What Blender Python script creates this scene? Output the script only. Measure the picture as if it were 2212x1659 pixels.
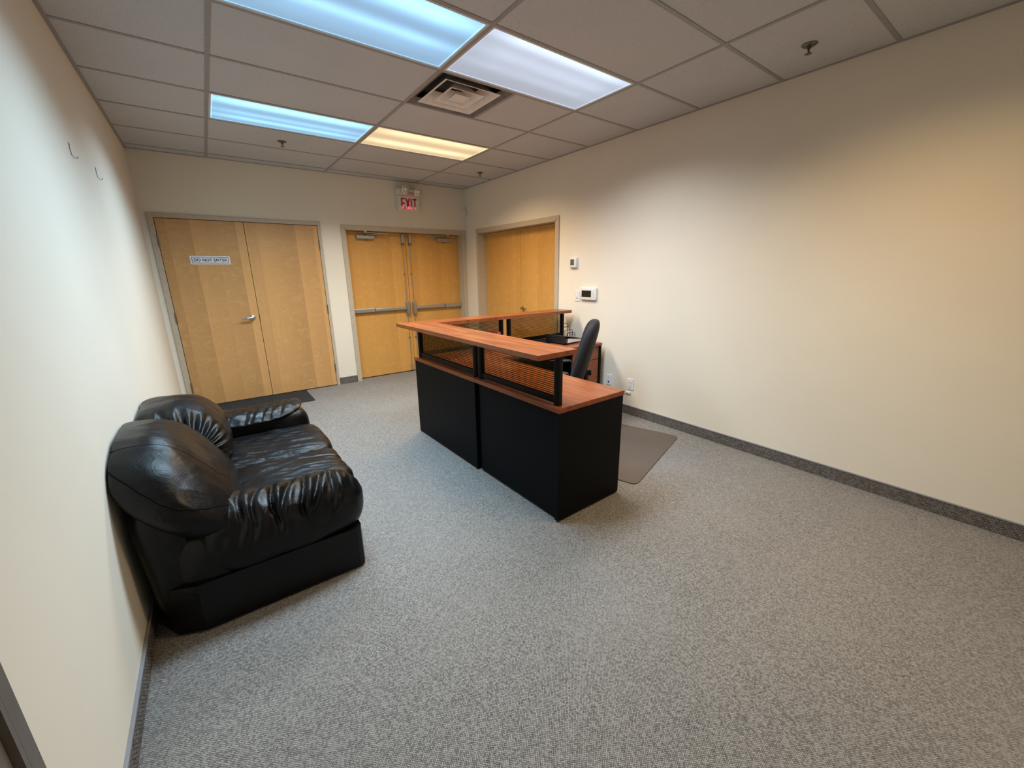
import bpy, bmesh, math, random
import numpy as np
from mathutils import Matrix, Vector, noise as mnoise
from mathutils.bvhtree import BVHTree

random.seed(7)
for o in list(bpy.data.objects):
    bpy.data.objects.remove(o, do_unlink=True)
scene = bpy.context.scene
col = scene.collection
PI = math.pi

# ------------------------------------------------------------------ camera
def rot_cam(yaw, pit, rol):
    cy, sy = math.cos(yaw), math.sin(yaw)
    cp, sp = math.cos(pit), math.sin(pit)
    cr, sr = math.cos(rol), math.sin(rol)
    Rz = np.array([[cy, -sy, 0], [sy, cy, 0], [0, 0, 1]])
    Rx = np.array([[1, 0, 0], [0, cp, -sp], [0, sp, cp]])
    Ry = np.array([[cr, 0, sr], [0, 1, 0], [-sr, 0, cr]])
    return Rz @ Rx @ Ry

CM = rot_cam(-0.6333, -0.2625, 0.0141)
cam_data = bpy.data.cameras.new('camera')
cam_data.sensor_fit = 'HORIZONTAL'
cam_data.sensor_width = 36.0
cam_data.lens = 867.0 * 36.0 / 2212.0
cam_data.shift_x = 1.86 / 2212.0
cam_data.shift_y = -7.65 / 2212.0
cam_data.clip_start = 0.02
cam = bpy.data.objects.new('camera', cam_data)
col.objects.link(cam)
r, f, u = CM[:, 0], CM[:, 1], CM[:, 2]
cam.matrix_world = Matrix(((r[0], u[0], -f[0], 0), (r[1], u[1], -f[1], 0), (r[2], u[2], -f[2], 1.5157), (0, 0, 0, 1)))
scene.camera = cam

# ------------------------------------------------------------------ world, exposure
w = bpy.data.worlds.new('world')
w.use_nodes = True
w.node_tree.nodes['Background'].inputs[0].default_value = (0.5, 0.5, 0.5, 1)
w.node_tree.nodes['Background'].inputs[1].default_value = 0.05
scene.world = w
vs = scene.view_settings
vs.view_transform = 'Standard'
vs.look = 'None'
vs.exposure = 0.63
vs.gamma = 1.0
vs.use_curve_mapping = False

# lamp settings used by the troffer builder: watts, colour, lens radiance
SPREAD = math.radians(142)
LAMPS = {
    'blue':  (31, (0.55, 0.80, 1.0), (0.19, 0.40, 0.62)),
    'blue2': (29, (0.58, 0.81, 1.0), (0.19, 0.44, 0.68)),
    'white': (26, (0.90, 0.94, 1.0), (0.34, 0.41, 0.52)),
    'warm':  (30, (1.0, 0.74, 0.44), (0.69, 0.50, 0.28)),
    'near_warm':  (16.5, (1.0, 0.72, 0.40), (0.69, 0.50, 0.28)),
}

# ------------------------------------------------------------------ room measures
HC = 2.7835
XL, XR = -0.4391, 3.4931
YB, YF = 5.93, -1.35
X0, Y0, TX, TY = 0.229, 2.087, 1.2192, 0.6096
BASE_H = 0.10

# ------------------------------------------------------------------ mesh helpers
class MB:
    """collects shapes; build() links them as ONE mesh object"""
    def __init__(self):
        self.v, self.f, self.m = [], [], []
        self.mi = 0

    def add(self, verts, faces):
        b = len(self.v)
        self.v += [tuple(p) for p in verts]
        self.f += [tuple(i + b for i in q) for q in faces]
        self.m += [self.mi] * len(faces)
        return self

    def bm(self, bm_):
        bm_.verts.ensure_lookup_table()
        for i, vv in enumerate(bm_.verts):
            vv.index = i
        self.add([vv.co[:] for vv in bm_.verts], [[vv.index for vv in fc.verts] for fc in bm_.faces])
        bm_.free()
        return self

    def box(self, x0, x1, y0, y1, z0, z1, bev=0.0, seg=2):
        if bev <= 0:
            vs_ = [(x, y, z) for z in (z0, z1) for y in (y0, y1) for x in (x0, x1)]
            return self.add(vs_, [(0, 2, 3, 1), (4, 5, 7, 6), (0, 1, 5, 4), (2, 6, 7, 3), (0, 4, 6, 2), (1, 3, 7, 5)])
        b = bmesh.new()
        bmesh.ops.create_cube(b, size=1)
        for q in b.verts:
            q.co = ((x0 + x1) / 2 + q.co.x * (x1 - x0), (y0 + y1) / 2 + q.co.y * (y1 - y0), (z0 + z1) / 2 + q.co.z * (z1 - z0))
        bmesh.ops.bevel(b, geom=b.edges[:], offset=bev, segments=seg, affect='EDGES', profile=0.5)
        return self.bm(b)

    def prism(self, pts, a0, a1, axis='z'):
        """polygon pts extruded along an axis"""
        n = len(pts)
        def mk(p, a):
            if axis == 'z': return (p[0], p[1], a)
            if axis == 'y': return (p[0], a, p[1])
            return (a, p[0], p[1])
        vs_ = [mk(p, a0) for p in pts] + [mk(p, a1) for p in pts]
        fs = [tuple(range(n))[::-1], tuple(range(n, 2 * n))]
        fs += [(i, (i + 1) % n, n + (i + 1) % n, n + i) for i in range(n)]
        return self.add(vs_, fs)

    def tube(self, path, rad, n=10, cap=True, closed=False):
        path = [Vector(p) for p in path]
        rads = rad if isinstance(rad, (list, tuple)) else [rad] * len(path)
        rings = []
        L = len(path)
        up = None
        for i, p in enumerate(path):
            if closed:
                t = (path[(i + 1) % L] - path[i - 1])
            else:
                t = path[min(i + 1, L - 1)] - path[max(i - 1, 0)]
            t.normalize()
            if up is None or abs(up.dot(t)) > 0.98:
                up = Vector((0, 0, 1)) if abs(t.z) < 0.9 else Vector((1, 0, 0))
            s = t.cross(up).normalized()
            up = s.cross(t).normalized()
            rings.append([p + (s * math.cos(2 * PI * k / n) + up * math.sin(2 * PI * k / n)) * rads[i] for k in range(n)])
        vs_ = [q[:] for rg in rings for q in rg]
        fs = []
        for i in range(L if closed else L - 1):
            for k in range(n):
                a, b_ = i * n, ((i + 1) % L) * n
                fs.append((a + k, a + (k + 1) % n, b_ + (k + 1) % n, b_ + k))
        if cap and not closed:
            fs.append(tuple(range(n))[::-1])
            fs.append(tuple(range((L - 1) * n, L * n)))
        return self.add(vs_, fs)

    def lathe(self, prof, c=(0, 0, 0), axis=(0, 0, 1), n=20):
        """profile of (radius, height) turned about an axis through c"""
        ax = Vector(axis).normalized()
        q = Vector((0, 0, 1)).rotation_difference(ax)
        vs_, fs = [], []
        for (rr, h) in prof:
            for k in range(n):
                a = 2 * PI * k / n
                p = q @ Vector((rr * math.cos(a), rr * math.sin(a), h)) + Vector(c)
                vs_.append(p[:])
        for i in range(len(prof) - 1):
            for k in range(n):
                fs.append((i * n + k, i * n + (k + 1) % n, (i + 1) * n + (k + 1) % n, (i + 1) * n + k))
        fs.append(tuple(range(n))[::-1])
        fs.append(tuple(range((len(prof) - 1) * n, len(prof) * n)))
        return self.add(vs_, fs)

    def rbox(self, plane, a0, a1, b0, b1, d0, d1, rad, n=5):
        """plate with round corners in plane 'xz','yz','xy', from depth d0 to d1"""
        pts = []
        for (ca, cb, s) in ((a1 - rad, b1 - rad, 0), (a0 + rad, b1 - rad, 1), (a0 + rad, b0 + rad, 2), (a1 - rad, b0 + rad, 3)):
            for k in range(n + 1):
                t = (s + k / n) * PI / 2
                pts.append((ca + rad * math.cos(t), cb + rad * math.sin(t)))
        return self.prism(pts, d0, d1, {'xz': 'y', 'yz': 'x', 'xy': 'z'}[plane])

    def build(self, name, mat, parent=None, org=(0, 0, 0), smooth=False, xf=None):
        vs_ = self.v
        if xf is not None:
            vs_ = [(xf @ Vector(p))[:] for p in vs_]
        me = bpy.data.meshes.new(name)
        me.from_pydata([(p[0] - org[0], p[1] - org[1], p[2] - org[2]) for p in vs_], [], self.f)
        mats = mat if isinstance(mat, (list, tuple)) else [mat]
        for mm in mats:
            me.materials.append(mm)
        if len(mats) > 1:
            me.polygons.foreach_set('material_index', self.m)
        b = bmesh.new()
        b.from_mesh(me)
        bmesh.ops.recalc_face_normals(b, faces=b.faces)
        b.to_mesh(me)
        b.free()
        if smooth:
            me.polygons.foreach_set('use_smooth', [True] * len(me.polygons))
            if smooth != 'all':
                try:
                    me.set_sharp_from_angle(angle=math.radians(40))
                except Exception:
                    pass
        o = bpy.data.objects.new(name, me)
        col.objects.link(o)
        if parent is not None:
            o.parent = parent
        else:
            o.location = org
        return o


def tag(o, label=None, cat=None, group=None, kind=None):
    if label: o['label'] = label
    if cat: o['category'] = cat
    if group: o['group'] = group
    if kind: o['kind'] = kind
    return o


def thing(name, loc, label=None, cat=None, group=None, rz=0.0, kind=None):
    o = bpy.data.objects.new(name, None)
    o.empty_display_size = 0.1
    col.objects.link(o)
    o.location = loc
    o.rotation_euler = (0, 0, rz)
    return tag(o, label, cat, group, kind)

# ------------------------------------------------------------------ material helpers
class NT:
    def __init__(self, name):
        self.mat = bpy.data.materials.new(name)
        self.mat.use_nodes = True
        self.t = self.mat.node_tree
        self.t.nodes.clear()
        self.out = self.t.nodes.new('ShaderNodeOutputMaterial')

    def node(self, typ, props=None, **ins):
        n = self.t.nodes.new(typ)
        for k, v in (props or {}).items():
            setattr(n, k, v)
        for k, v in ins.items():
            self.set(n, k.replace('_', ' '), v)
        return n

    def set(self, n, key, v):
        s = n.inputs[key] if not isinstance(key, int) else n.inputs[key]
        if isinstance(v, bpy.types.NodeSocket):
            self.t.links.new(v, s)
        else:
            if s.type == 'RGBA' and len(v) == 3:
                v = (*v, 1)
            s.default_value = v

    def math(self, op, a, b=0.0, c=0.0):
        n = self.t.nodes.new('ShaderNodeMath')
        n.operation = op
        for i, v in enumerate((a, b, c)):
            self.set(n, i, v)
        return n.outputs[0]

    def mix(self, fac, a, b, blend='MIX'):
        n = self.t.nodes.new('ShaderNodeMix')
        n.data_type = 'RGBA'
        n.blend_type = blend
        self.set(n, 0, fac)
        self.set(n, 6, a)
        self.set(n, 7, b)
        return n.outputs[2]

    def pos(self, scale=(1, 1, 1), rot=(0, 0, 0), loc=(0, 0, 0), coord='pos'):
        if coord == 'pos':
            src = self.node('ShaderNodeNewGeometry').outputs['Position']
        else:
            src = self.node('ShaderNodeTexCoord').outputs['Object']
        m = self.node('ShaderNodeMapping')
        self.set(m, 'Vector', src)
        m.inputs['Scale'].default_value = scale
        m.inputs['Rotation'].default_value = rot
        m.inputs['Location'].default_value = loc
        return m.outputs[0]

    def noise(self, vec, scale=5.0, detail=3.0, rough=0.5, dist=0.0):
        n = self.node('ShaderNodeTexNoise')
        self.set(n, 'Vector', vec)
        n.inputs['Scale'].default_value = scale
        n.inputs['Detail'].default_value = detail
        n.inputs['Roughness'].default_value = rough
        n.inputs['Distortion'].default_value = dist
        return n.outputs['Fac']

    def ramp(self, fac, stops, interp='LINEAR'):
        n = self.node('ShaderNodeValToRGB')
        n.color_ramp.interpolation = interp
        el = n.color_ramp.elements
        while len(el) < len(stops):
            el.new(0.5)
        for e, (p, c) in zip(el, stops):
            e.position = p
            e.color = (*c, 1) if len(c) == 3 else c
        self.set(n, 0, fac)
        return n.outputs[0]

    def bump(self, h, strength=0.3, dist=0.002, normal=None):
        n = self.node('ShaderNodeBump')
        n.inputs['Strength'].default_value = strength
        n.inputs['Distance'].default_value = dist
        self.set(n, 'Height', h)
        if normal is not None:
            self.set(n, 'Normal', normal)
        return n.outputs[0]

    def pbr(self, base, rough=0.5, metal=0.0, normal=None, spec=None, emis=None, estr=0.0, coat=None):
        n = self.node('ShaderNodeBsdfPrincipled')
        self.set(n, 'Base Color', base)
        self.set(n, 'Roughness', rough)
        self.set(n, 'Metallic', metal)
        if normal is not None: self.set(n, 'Normal', normal)
        if spec is not None: self.set(n, 'Specular IOR Level', spec)
        if emis is not None:
            self.set(n, 'Emission Color', emis)
            self.set(n, 'Emission Strength', estr)
        if coat is not None: self.set(n, 'Coat Weight', coat)
        self.t.links.new(n.outputs[0], self.out.inputs[0])
        return self.mat


def plain(name, c, rough=0.5, metal=0.0, spec=None, var=0.06, scale=30, bump=0.0):
    """solid colour with faint mottling"""
    n = NT(name)
    nz = n.noise(n.pos(), scale, 3)
    lo = tuple(x * (1 - var) for x in c)
    hi = tuple(min(1, x * (1 + var)) for x in c)
    b = n.bump(n.noise(n.pos(), scale * 20, 2), bump, 0.001) if bump else None
    return n.pbr(n.ramp(nz, [(0.3, lo), (0.7, hi)]), rough, metal, b, spec)


def wall_paint(name, c):
    n = NT(name)
    p = n.pos()
    big = n.noise(p, 1.3, 3)
    colr = n.ramp(big, [(0.3, tuple(x * 0.97 for x in c)), (0.7, tuple(x * 1.02 for x in c))])
    # short dark scuffs here and there
    sc = n.noise(n.pos((1.1, 1.1, 9)), 3.3, 4, 0.6, 0.4)
    low = n.math('LESS_THAN', n.node('ShaderNodeSeparateXYZ', None, Vector=p).outputs[2], 0.75)
    m = n.math('MULTIPLY', n.math('GREATER_THAN', sc, 0.735), n.math('MULTIPLY', low, 0.25))
    colr = n.mix(m, colr, tuple(x * 0.55 for x in c))
    b = n.bump(n.noise(p, 220, 2, 0.5), 0.12, 0.001)
    return n.pbr(colr, 0.75, 0, b, 0.25)


def herring(n, s, rot, vert=False):
    """woven herringbone: returns (height 0..1, per-yarn random)"""
    if vert:
        sep = n.node('ShaderNodeSeparateXYZ', None, Vector=n.pos())
        cmb = n.node('ShaderNodeCombineXYZ')
        n.set(cmb, 0, n.math('ADD', sep.outputs[0], sep.outputs[1]))
        n.set(cmb, 1, sep.outputs[2])
        mp = n.node('ShaderNodeMapping')
        n.set(mp, 'Vector', cmb.outputs[0])
        mp.inputs['Rotation'].default_value = (0, 0, rot)
        mp.inputs['Scale'].default_value = (1 / s, 1 / s, 1)
        vec = mp.outputs[0]
    else:
        vec = n.pos((1 / s, 1 / s, 1), (0, 0, rot))
    # yarns wander a little
    wn_ = n.node('ShaderNodeTexNoise')
    n.set(wn_, 'Vector', vec)
    wn_.inputs['Scale'].default_value = 0.45
    wn_.inputs['Detail'].default_value = 2.0
    off = n.node('ShaderNodeVectorMath', {'operation': 'MULTIPLY_ADD'})
    n.set(off, 0, wn_.outputs['Color']); off.inputs[1].default_value = (0.7, 0.7, 0); n.set(off, 2, vec)
    sep = n.node('ShaderNodeSeparateXYZ', None, Vector=off.outputs[0])
    u_, v_ = sep.outputs[0], sep.outputs[1]
    i, j = n.math('FLOOR', u_), n.math('FLOOR', v_)
    fu, fv = n.math('FRACT', u_), n.math('FRACT', v_)
    m = n.math('FLOORED_MODULO', n.math('SUBTRACT', i, j), 6.0)
    hor = n.math('LESS_THAN', m, 3.0)
    pu = n.math('SINE', n.math('MULTIPLY', fu, PI))
    pv = n.math('SINE', n.math('MULTIPLY', fv, PI))
    # across the yarn the full round, along it a shallow loop
    hh = n.math('MULTIPLY', n.math('POWER', pv, 0.6), n.math('ADD', n.math('MULTIPLY', pu, 0.35), 0.65))
    hv = n.math('MULTIPLY', n.math('POWER', pu, 0.6), n.math('ADD', n.math('MULTIPLY', pv, 0.35), 0.65))
    h = n.math('ADD', n.math('MULTIPLY', hor, hh), n.math('MULTIPLY', n.math('SUBTRACT', 1.0, hor), hv))
    wn = n.node('ShaderNodeTexWhiteNoise', {'noise_dimensions': '2D'})
    cc = n.node('ShaderNodeCombineXYZ')
    n.set(cc, 0, i); n.set(cc, 1, j)
    n.set(wn, 'Vector', cc.outputs[0])
    return h, wn.outputs['Value']


def carpet(name, dark, light, s, rot, vert=False):
    n = NT(name)
    h, rnd = herring(n, s, rot, vert)
    k = n.math('ADD', n.math('MULTIPLY', h, 0.75), n.math('MULTIPLY', rnd, 0.38))
    c = n.ramp(k, [(0.22, dark), (0.98, light)])
    big = n.noise(n.pos(), 1.7, 4)
    c = n.mix(n.math('MULTIPLY', n.math('SUBTRACT', big, 0.42), 0.9), c, tuple(x * 0.78 for x in light), 'MIX') if not vert else c
    b = n.bump(h, 0.5, 0.0018)
    return n.pbr(c, 0.95, 0, b, 0.1)


def door_wood(name, axis, base, spread=0.12, sw=0.155, seed=0.0):
    """birch veneer in vertical staves, axis = coordinate across the leaf"""
    n = NT(name)
    sep = n.node('ShaderNodeSeparateXYZ', None, Vector=n.pos())
    a = sep.outputs[axis]
    z = sep.outputs[2]
    wob = n.math('MULTIPLY', n.noise(n.pos((0.6, 0.6, 0.35)), 1.6, 2), 0.02)
    k = n.math('FLOOR', n.math('DIVIDE', n.math('ADD', n.math('ADD', a, seed), wob), sw))
    wn = n.node('ShaderNodeTexWhiteNoise', {'noise_dimensions': '1D'})
    n.set(wn, 'W', k)
    st = wn.outputs['Value']
    cv = n.node('ShaderNodeCombineXYZ')
    n.set(cv, 0, n.math('MULTIPLY', a, 34)); n.set(cv, 1, n.math('MULTIPLY', st, 31)); n.set(cv, 2, n.math('MULTIPLY', z, 0.9))
    grain = n.noise(cv.outputs[0], 1.0, 5, 0.6, 0.6)
    cv2 = n.node('ShaderNodeCombineXYZ')
    n.set(cv2, 0, n.math('MULTIPLY', a, 9)); n.set(cv2, 1, n.math('MULTIPLY', st, 17)); n.set(cv2, 2, n.math('MULTIPLY', z, 15))
    curl = n.noise(cv2.outputs[0], 1.0, 3, 0.55, 1.2)
    lo = tuple(x * (1 - spread) for x in base)
    hi = tuple(min(1, x * (1 + spread)) for x in base)
    # each stave runs from a light edge to a darker one, as sliced from the flitch
    inst = n.math('FRACT', n.math('DIVIDE', n.math('ADD', n.math('ADD', a, seed), wob), sw))
    tone = n.math('ADD', n.math('MULTIPLY', st, 0.6), n.math('MULTIPLY', n.math('SUBTRACT', 1.0, inst), 0.4))
    c = n.ramp(tone, [(0.1, lo), (0.9, hi)])
    c = n.mix(n.math('MULTIPLY', grain, 0.35), c, (base[0] * 0.62, base[1] * 0.52, base[2] * 0.38))
    c = n.mix(n.math('MULTIPLY', n.math('SUBTRACT', curl, 0.5), 1.4), c, (base[0] * 1.25, base[1] * 1.3, base[2] * 1.4))
    return n.pbr(c, 0.38, 0, None, 0.45)


def cherry(name, along):
    """red-brown laminate with streaks along 'along' (0 = x, 1 = y)"""
    n = NT(name)
    sc = [22, 22, 22]
    sc[along] = 2.2
    g = n.noise(n.pos(tuple(sc)), 1.0, 6, 0.62, 0.7)
    sc2 = [7, 7, 7]
    sc2[along] = 1.4
    g2 = n.noise(n.pos(tuple(sc2), loc=(3, 1, 0)), 1.0, 3, 0.5, 1.2)
    c = n.ramp(g, [(0.28, (0.13, 0.031, 0.0085)), (0.5, (0.245, 0.062, 0.0155)), (0.74, (0.37, 0.110, 0.028))])
    c = n.mix(n.ramp(g2, [(0.48, (0, 0, 0)), (0.72, (0.8, 0.8, 0.8))]), c, (0.20, 0.055, 0.024))
    return n.pbr(c, 0.34, 0, None, 0.5)


def leather(name):
    n = NT(name)
    p = n.pos()
    vor = n.node('ShaderNodeTexVoronoi')
    n.set(vor, 'Vector', p)
    vor.inputs['Scale'].default_value = 420
    b1 = n.bump(vor.outputs['Distance'], 0.10, 0.0008)
    cr = n.noise(n.pos((1, 1.0, 1)), 14, 5, 0.6, 1.5)
    b2 = n.bump(cr, 0.22, 0.012, b1)
    rg = n.ramp(n.noise(p, 6, 3), [(0.3, (0.29,) * 3), (0.7, (0.42,) * 3)])
    sepv = n.node('ShaderNodeSeparateColor')
    n.set(sepv, 0, rg)
    c = n.ramp(n.noise(p, 5, 3), [(0.35, (0.0014, 0.0014, 0.0019)), (0.7, (0.003, 0.0028, 0.003))])
    return n.pbr(c, sepv.outputs[0], 0, b2, 0.28)


def tile_mat(name):
    n = NT(name)
    p = n.pos()
    spk = n.noise(p, 150, 2, 0.6, 0.6)
    spk2 = n.noise(p, 60, 3, 0.6, 1.0)
    base = n.ramp(n.noise(p, 2.0, 2), [(0.3, (0.535, 0.54, 0.56)), (0.7, (0.565, 0.57, 0.59))])
    m = n.math('MAXIMUM', n.ramp(spk, [(0.60, (0, 0, 0)), (0.70, (1, 1, 1))]), n.math('MULTIPLY', n.ramp(spk2, [(0.62, (0, 0, 0)), (0.72, (1, 1, 1))]), 0.6))
    c = n.mix(n.math('MULTIPLY', m, 0.55), base, (0.24, 0.22, 0.21))
    b = n.bump(m, 0.4, -0.002)
    return n.pbr(c, 0.9, 0, b, 0.1)


def lens_mat(name, colr, tubes, strength):
    """prismatic acrylic lens lit by tubes that run along x; local y across the lens"""
    n = NT(name)
    o = n.pos(coord='obj')
    sep = n.node('ShaderNodeSeparateXYZ', None, Vector=o)
    y, x = sep.outputs[1], sep.outputs[0]
    acc = None
    for (ty, w_, a) in tubes:
        d = n.math('DIVIDE', n.math('SUBTRACT', y, ty), w_)
        g = n.math('MULTIPLY', n.math('EXPONENT', n.math('MULTIPLY', n.math('MULTIPLY', d, d), -1.0)), a)
        acc = g if acc is None else n.math('ADD', acc, g)
    # tubes end short of the housing
    ex = n.math('ABSOLUTE', x)
    endf = n.ramp(n.math('DIVIDE', ex, 0.6), [(0.62, (1, 1, 1)), (1.0, (0.45, 0.45, 0.45))])
    lit = n.math('ADD', 0.60, n.math('MULTIPLY', acc, endf))
    # the moulded rim of the lens catches more light
    ey = n.math('ABSOLUTE', y)
    rim = n.math('MAXIMUM', n.math('GREATER_THAN', ex, 0.5745), n.math('GREATER_THAN', ey, 0.270))
    lit = n.math('ADD', lit, n.math('MULTIPLY', rim, 0.55))
    # fine prism grid
    pr = n.math('MULTIPLY', n.math('SINE', n.math('MULTIPLY', x, 900)), n.math('SINE', n.math('MULTIPLY', y, 900)))
    lit = n.math('MULTIPLY', lit, n.math('ADD', 1.0, n.math('MULTIPLY', pr, 0.07)))
    dirt = n.noise(n.pos(coord='obj', scale=(3, 9, 1)), 2.0, 4)
    lit = n.math('MULTIPLY', lit, n.math('ADD', 0.93, n.math('MULTIPLY', dirt, 0.14)))
    return n.pbr((0.25, 0.26, 0.28), 0.35, 0, None, 0.3, colr, n.math('MULTIPLY', lit, strength))


def screen_mat(name, tint, gloss):
    n = NT(name)
    tr = n.node('ShaderNodeBsdfTransparent', None, Color=tint)
    gl = n.node('ShaderNodeBsdfGlossy', None, Color=(0.8, 0.85, 0.7), Roughness=0.12)
    df = n.node('ShaderNodeBsdfDiffuse', None, Color=(0.10, 0.075, 0.035))
    fr = n.node('ShaderNodeLayerWeight', None, Blend=0.5)
    m1 = n.node('ShaderNodeMixShader', None, Fac=0.10)
    n.t.links.new(tr.outputs[0], m1.inputs[1]); n.t.links.new(df.outputs[0], m1.inputs[2])
    m2 = n.node('ShaderNodeMixShader')
    n.set(m2, 0, n.math('ADD', 0.03, n.math('MULTIPLY', n.math('POWER', fr.outputs['Facing'], 4.0), gloss * 0.3)))
    n.t.links.new(m1.outputs[0], m2.inputs[1]); n.t.links.new(gl.outputs[0], m2.inputs[2])
    n.t.links.new(m2.outputs[0], n.out.inputs[0])
    return n.mat


WALL = (0.79, 0.725, 0.61)
M = {}
M['wall'] = wall_paint('wall_paint', WALL)
M['frame'] = plain('taupe_frame_paint', (0.50, 0.42, 0.32), 0.45)
M['frame_dark'] = plain('dark_taupe_frame_paint', (0.155, 0.137, 0.122), 0.6, 0, 0.3)
M['carpet'] = carpet('loop_pile_carpet', (0.010, 0.0093, 0.0086), (0.350, 0.330, 0.306), 0.0056, PI / 4)
M['base_carpet'] = carpet('carpet_base_strip', (0.035, 0.031, 0.028), (0.20, 0.178, 0.16), 0.0125, PI / 4, True)
M['base_cap'] = plain('vinyl_cap', (0.24, 0.24, 0.26), 0.4)
M['tile'] = tile_mat('fissured_ceiling_tile')
M['grid'] = plain('ceiling_grid_paint', (0.31, 0.305, 0.31), 0.5)
M['plenum'] = plain('ceiling_slab', (0.25, 0.24, 0.23), 0.9)
M['door_a'] = door_wood('birch_veneer_closet', 0, (0.60, 0.335, 0.13), 0.15, 0.21, 0.03)
M['door_b'] = door_wood('birch_veneer_exit', 0, (0.65, 0.35, 0.095), 0.07, 0.2, 0.31)
M['door_c'] = door_wood('birch_veneer_side', 1, (0.64, 0.345, 0.095), 0.06, 0.235, 0.17)
M['steel'] = plain('brushed_steel', (0.50, 0.50, 0.50), 0.32, 0.9)
M['alu'] = plain('grey_painted_metal', (0.40, 0.40, 0.39), 0.38, 0.6)
M['hinge'] = plain('dull_hinge_metal', (0.20, 0.18, 0.15), 0.4, 0.8)
M['chrome'] = plain('satin_chrome', (0.62, 0.62, 0.64), 0.2, 1.0)
M['brass'] = plain('aged_nickel', (0.42, 0.36, 0.26), 0.28, 1.0)
M['white'] = plain('white_plastic', (0.74, 0.74, 0.73), 0.4)
M['offwhite'] = plain('offwhite_plastic', (0.74, 0.70, 0.62), 0.45)
M['lightframe'] = plain('white_troffer_frame', (0.62, 0.62, 0.63), 0.45)
M['black'] = plain('black_laminate', (0.003, 0.0032, 0.0042), 0.55, 0, 0.11)
M['blackmetal'] = plain('black_powdercoat', (0.003, 0.003, 0.0036), 0.42, 0, 0.2)
M['blackplastic'] = plain('black_plastic', (0.008, 0.008, 0.009), 0.45)
M['fabric'] = plain('black_chair_fabric', (0.012, 0.013, 0.016), 0.75, 0, 0.4, 0.2, 120, 0.3)
M['cherry_x'] = cherry('cherry_laminate_x', 0)
M['cherry_y'] = cherry('cherry_laminate_y', 1)
M['cherry_d'] = cherry('cherry_drawer', 0)
M['leather'] = leather('black_leather')
M['piping'] = plain('leather_piping', (0.003, 0.003, 0.0035), 0.8, 0, 0.08)
M['screen'] = screen_mat('smoked_acrylic', (0.76, 0.69, 0.56), 1.0)
M['rib'] = screen_mat('smoked_acrylic_rib', (0.52, 0.42, 0.31), 1.0)
M['lcd'] = plain('grey_lcd', (0.10, 0.115, 0.095), 0.2)
M['lcd_dark'] = plain('dark_lcd', (0.012, 0.011, 0.008), 0.12)
M['slot'] = plain('dark_slot', (0.02, 0.02, 0.02), 0.6)
M['paper'] = plain('white_paper', (0.75, 0.75, 0.76), 0.8)
M['navy'] = plain('navy_print', (0.02, 0.025, 0.06), 0.5)
M['red'] = plain('dark_red_card', (0.16, 0.008, 0.02), 0.5)
M['pink'] = plain('pink_print', (0.62, 0.28, 0.32), 0.5)
M['mat_brown'] = plain('brown_rubber_mat', (0.105, 0.080, 0.064), 0.55, 0, 0.4, 0.05, 8, 0.15)
M['mat_dark'] = carpet('charcoal_ribbed_mat', (0.008, 0.008, 0.009), (0.05, 0.05, 0.052), 0.012, 0.0)
M['vent'] = plain('grey_vent_metal', (0.78, 0.74, 0.70), 0.5)
M['vent_dark'] = plain('sooty_vent_metal', (0.17, 0.165, 0.17), 0.6, 0, None, 0.3, 12)
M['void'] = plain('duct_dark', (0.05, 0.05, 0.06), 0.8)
M['sprinkler'] = plain('sprinkler_metal', (0.16, 0.15, 0.13), 0.35, 0.8)
M['bulb'] = plain('lamp_reflector', (0.62, 0.60, 0.56), 0.15, 0.5)
n_ = NT('exit_red_glow')
M['exit_red'] = n_.pbr((0.35, 0.006, 0.02), 0.4, 0, None, None, (1.0, 0.02, 0.06), 0.03)
n_ = NT('exit_red_lit')
M['exit_lit'] = n_.pbr((0.5, 0.02, 0.04), 0.4, 0, None, None, (1.0, 0.10, 0.18), 0.9)

# ------------------------------------------------------------------ structure: floor and walls
def struct(o, label=None):
    o['kind'] = 'structure'
    if label: o['label'] = label
    return o

struct(MB().box(XL - 0.15, XR + 0.16, YF - 0.15, YB + 0.16, -0.1, 0.0).build('floor', M['carpet']), 'grey herringbone loop carpet floor')

# exit doorway (back wall) and side doorway (right wall) are real openings
EX0, EX1, EZ = 1.612, 3.422, 2.115      # exit opening
SY0, SY1, SZ = 3.79, 5.555, 2.115       # side opening on the right wall
REC = 0.112
struct(MB().box(XL - 0.15, EX0, YB, YB + 0.16, 0, 2.9).box(EX1, XR + 0.16, YB, YB + 0.16, 0, 2.9)
       .box(EX0, EX1, YB, YB + 0.16, EZ, 2.9).box(EX0, EX1, YB + 0.155, YB + 0.16, 0, EZ).build('wall_back', M['wall']), 'cream back wall with two pairs of wooden doors')
struct(MB().box(XR, XR + 0.16, YF, SY0, 0, 2.9).box(XR, XR + 0.16, SY1, YB, 0, 2.9)
       .box(XR, XR + 0.16, SY0, SY1, SZ, 2.9).box(XR + 0.155, XR + 0.16, SY0, SY1, 0, SZ).build('wall_right', M['wall']), 'long cream right wall')
LY0, LY1, LZ = 0.06, 1.0, 2.115
struct(MB().box(XL - 0.15, XL, YF, LY0, 0, 2.9).box(XL - 0.15, XL, LY1, YB, 0, 2.9).box(XL - 0.15, XL, LY0, LY1, LZ, 2.9)
       .box(XL - 0.15, XL - 0.145, LY0, LY1, 0, LZ).build('wall_left', M['wall']), 'off-white left wall behind the sofa')
struct(MB().box(XL - 0.15, XR + 0.16, YF - 0.15, YF, 0, 2.9).build('wall_front', M['wall']), 'wall behind the camera')

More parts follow.
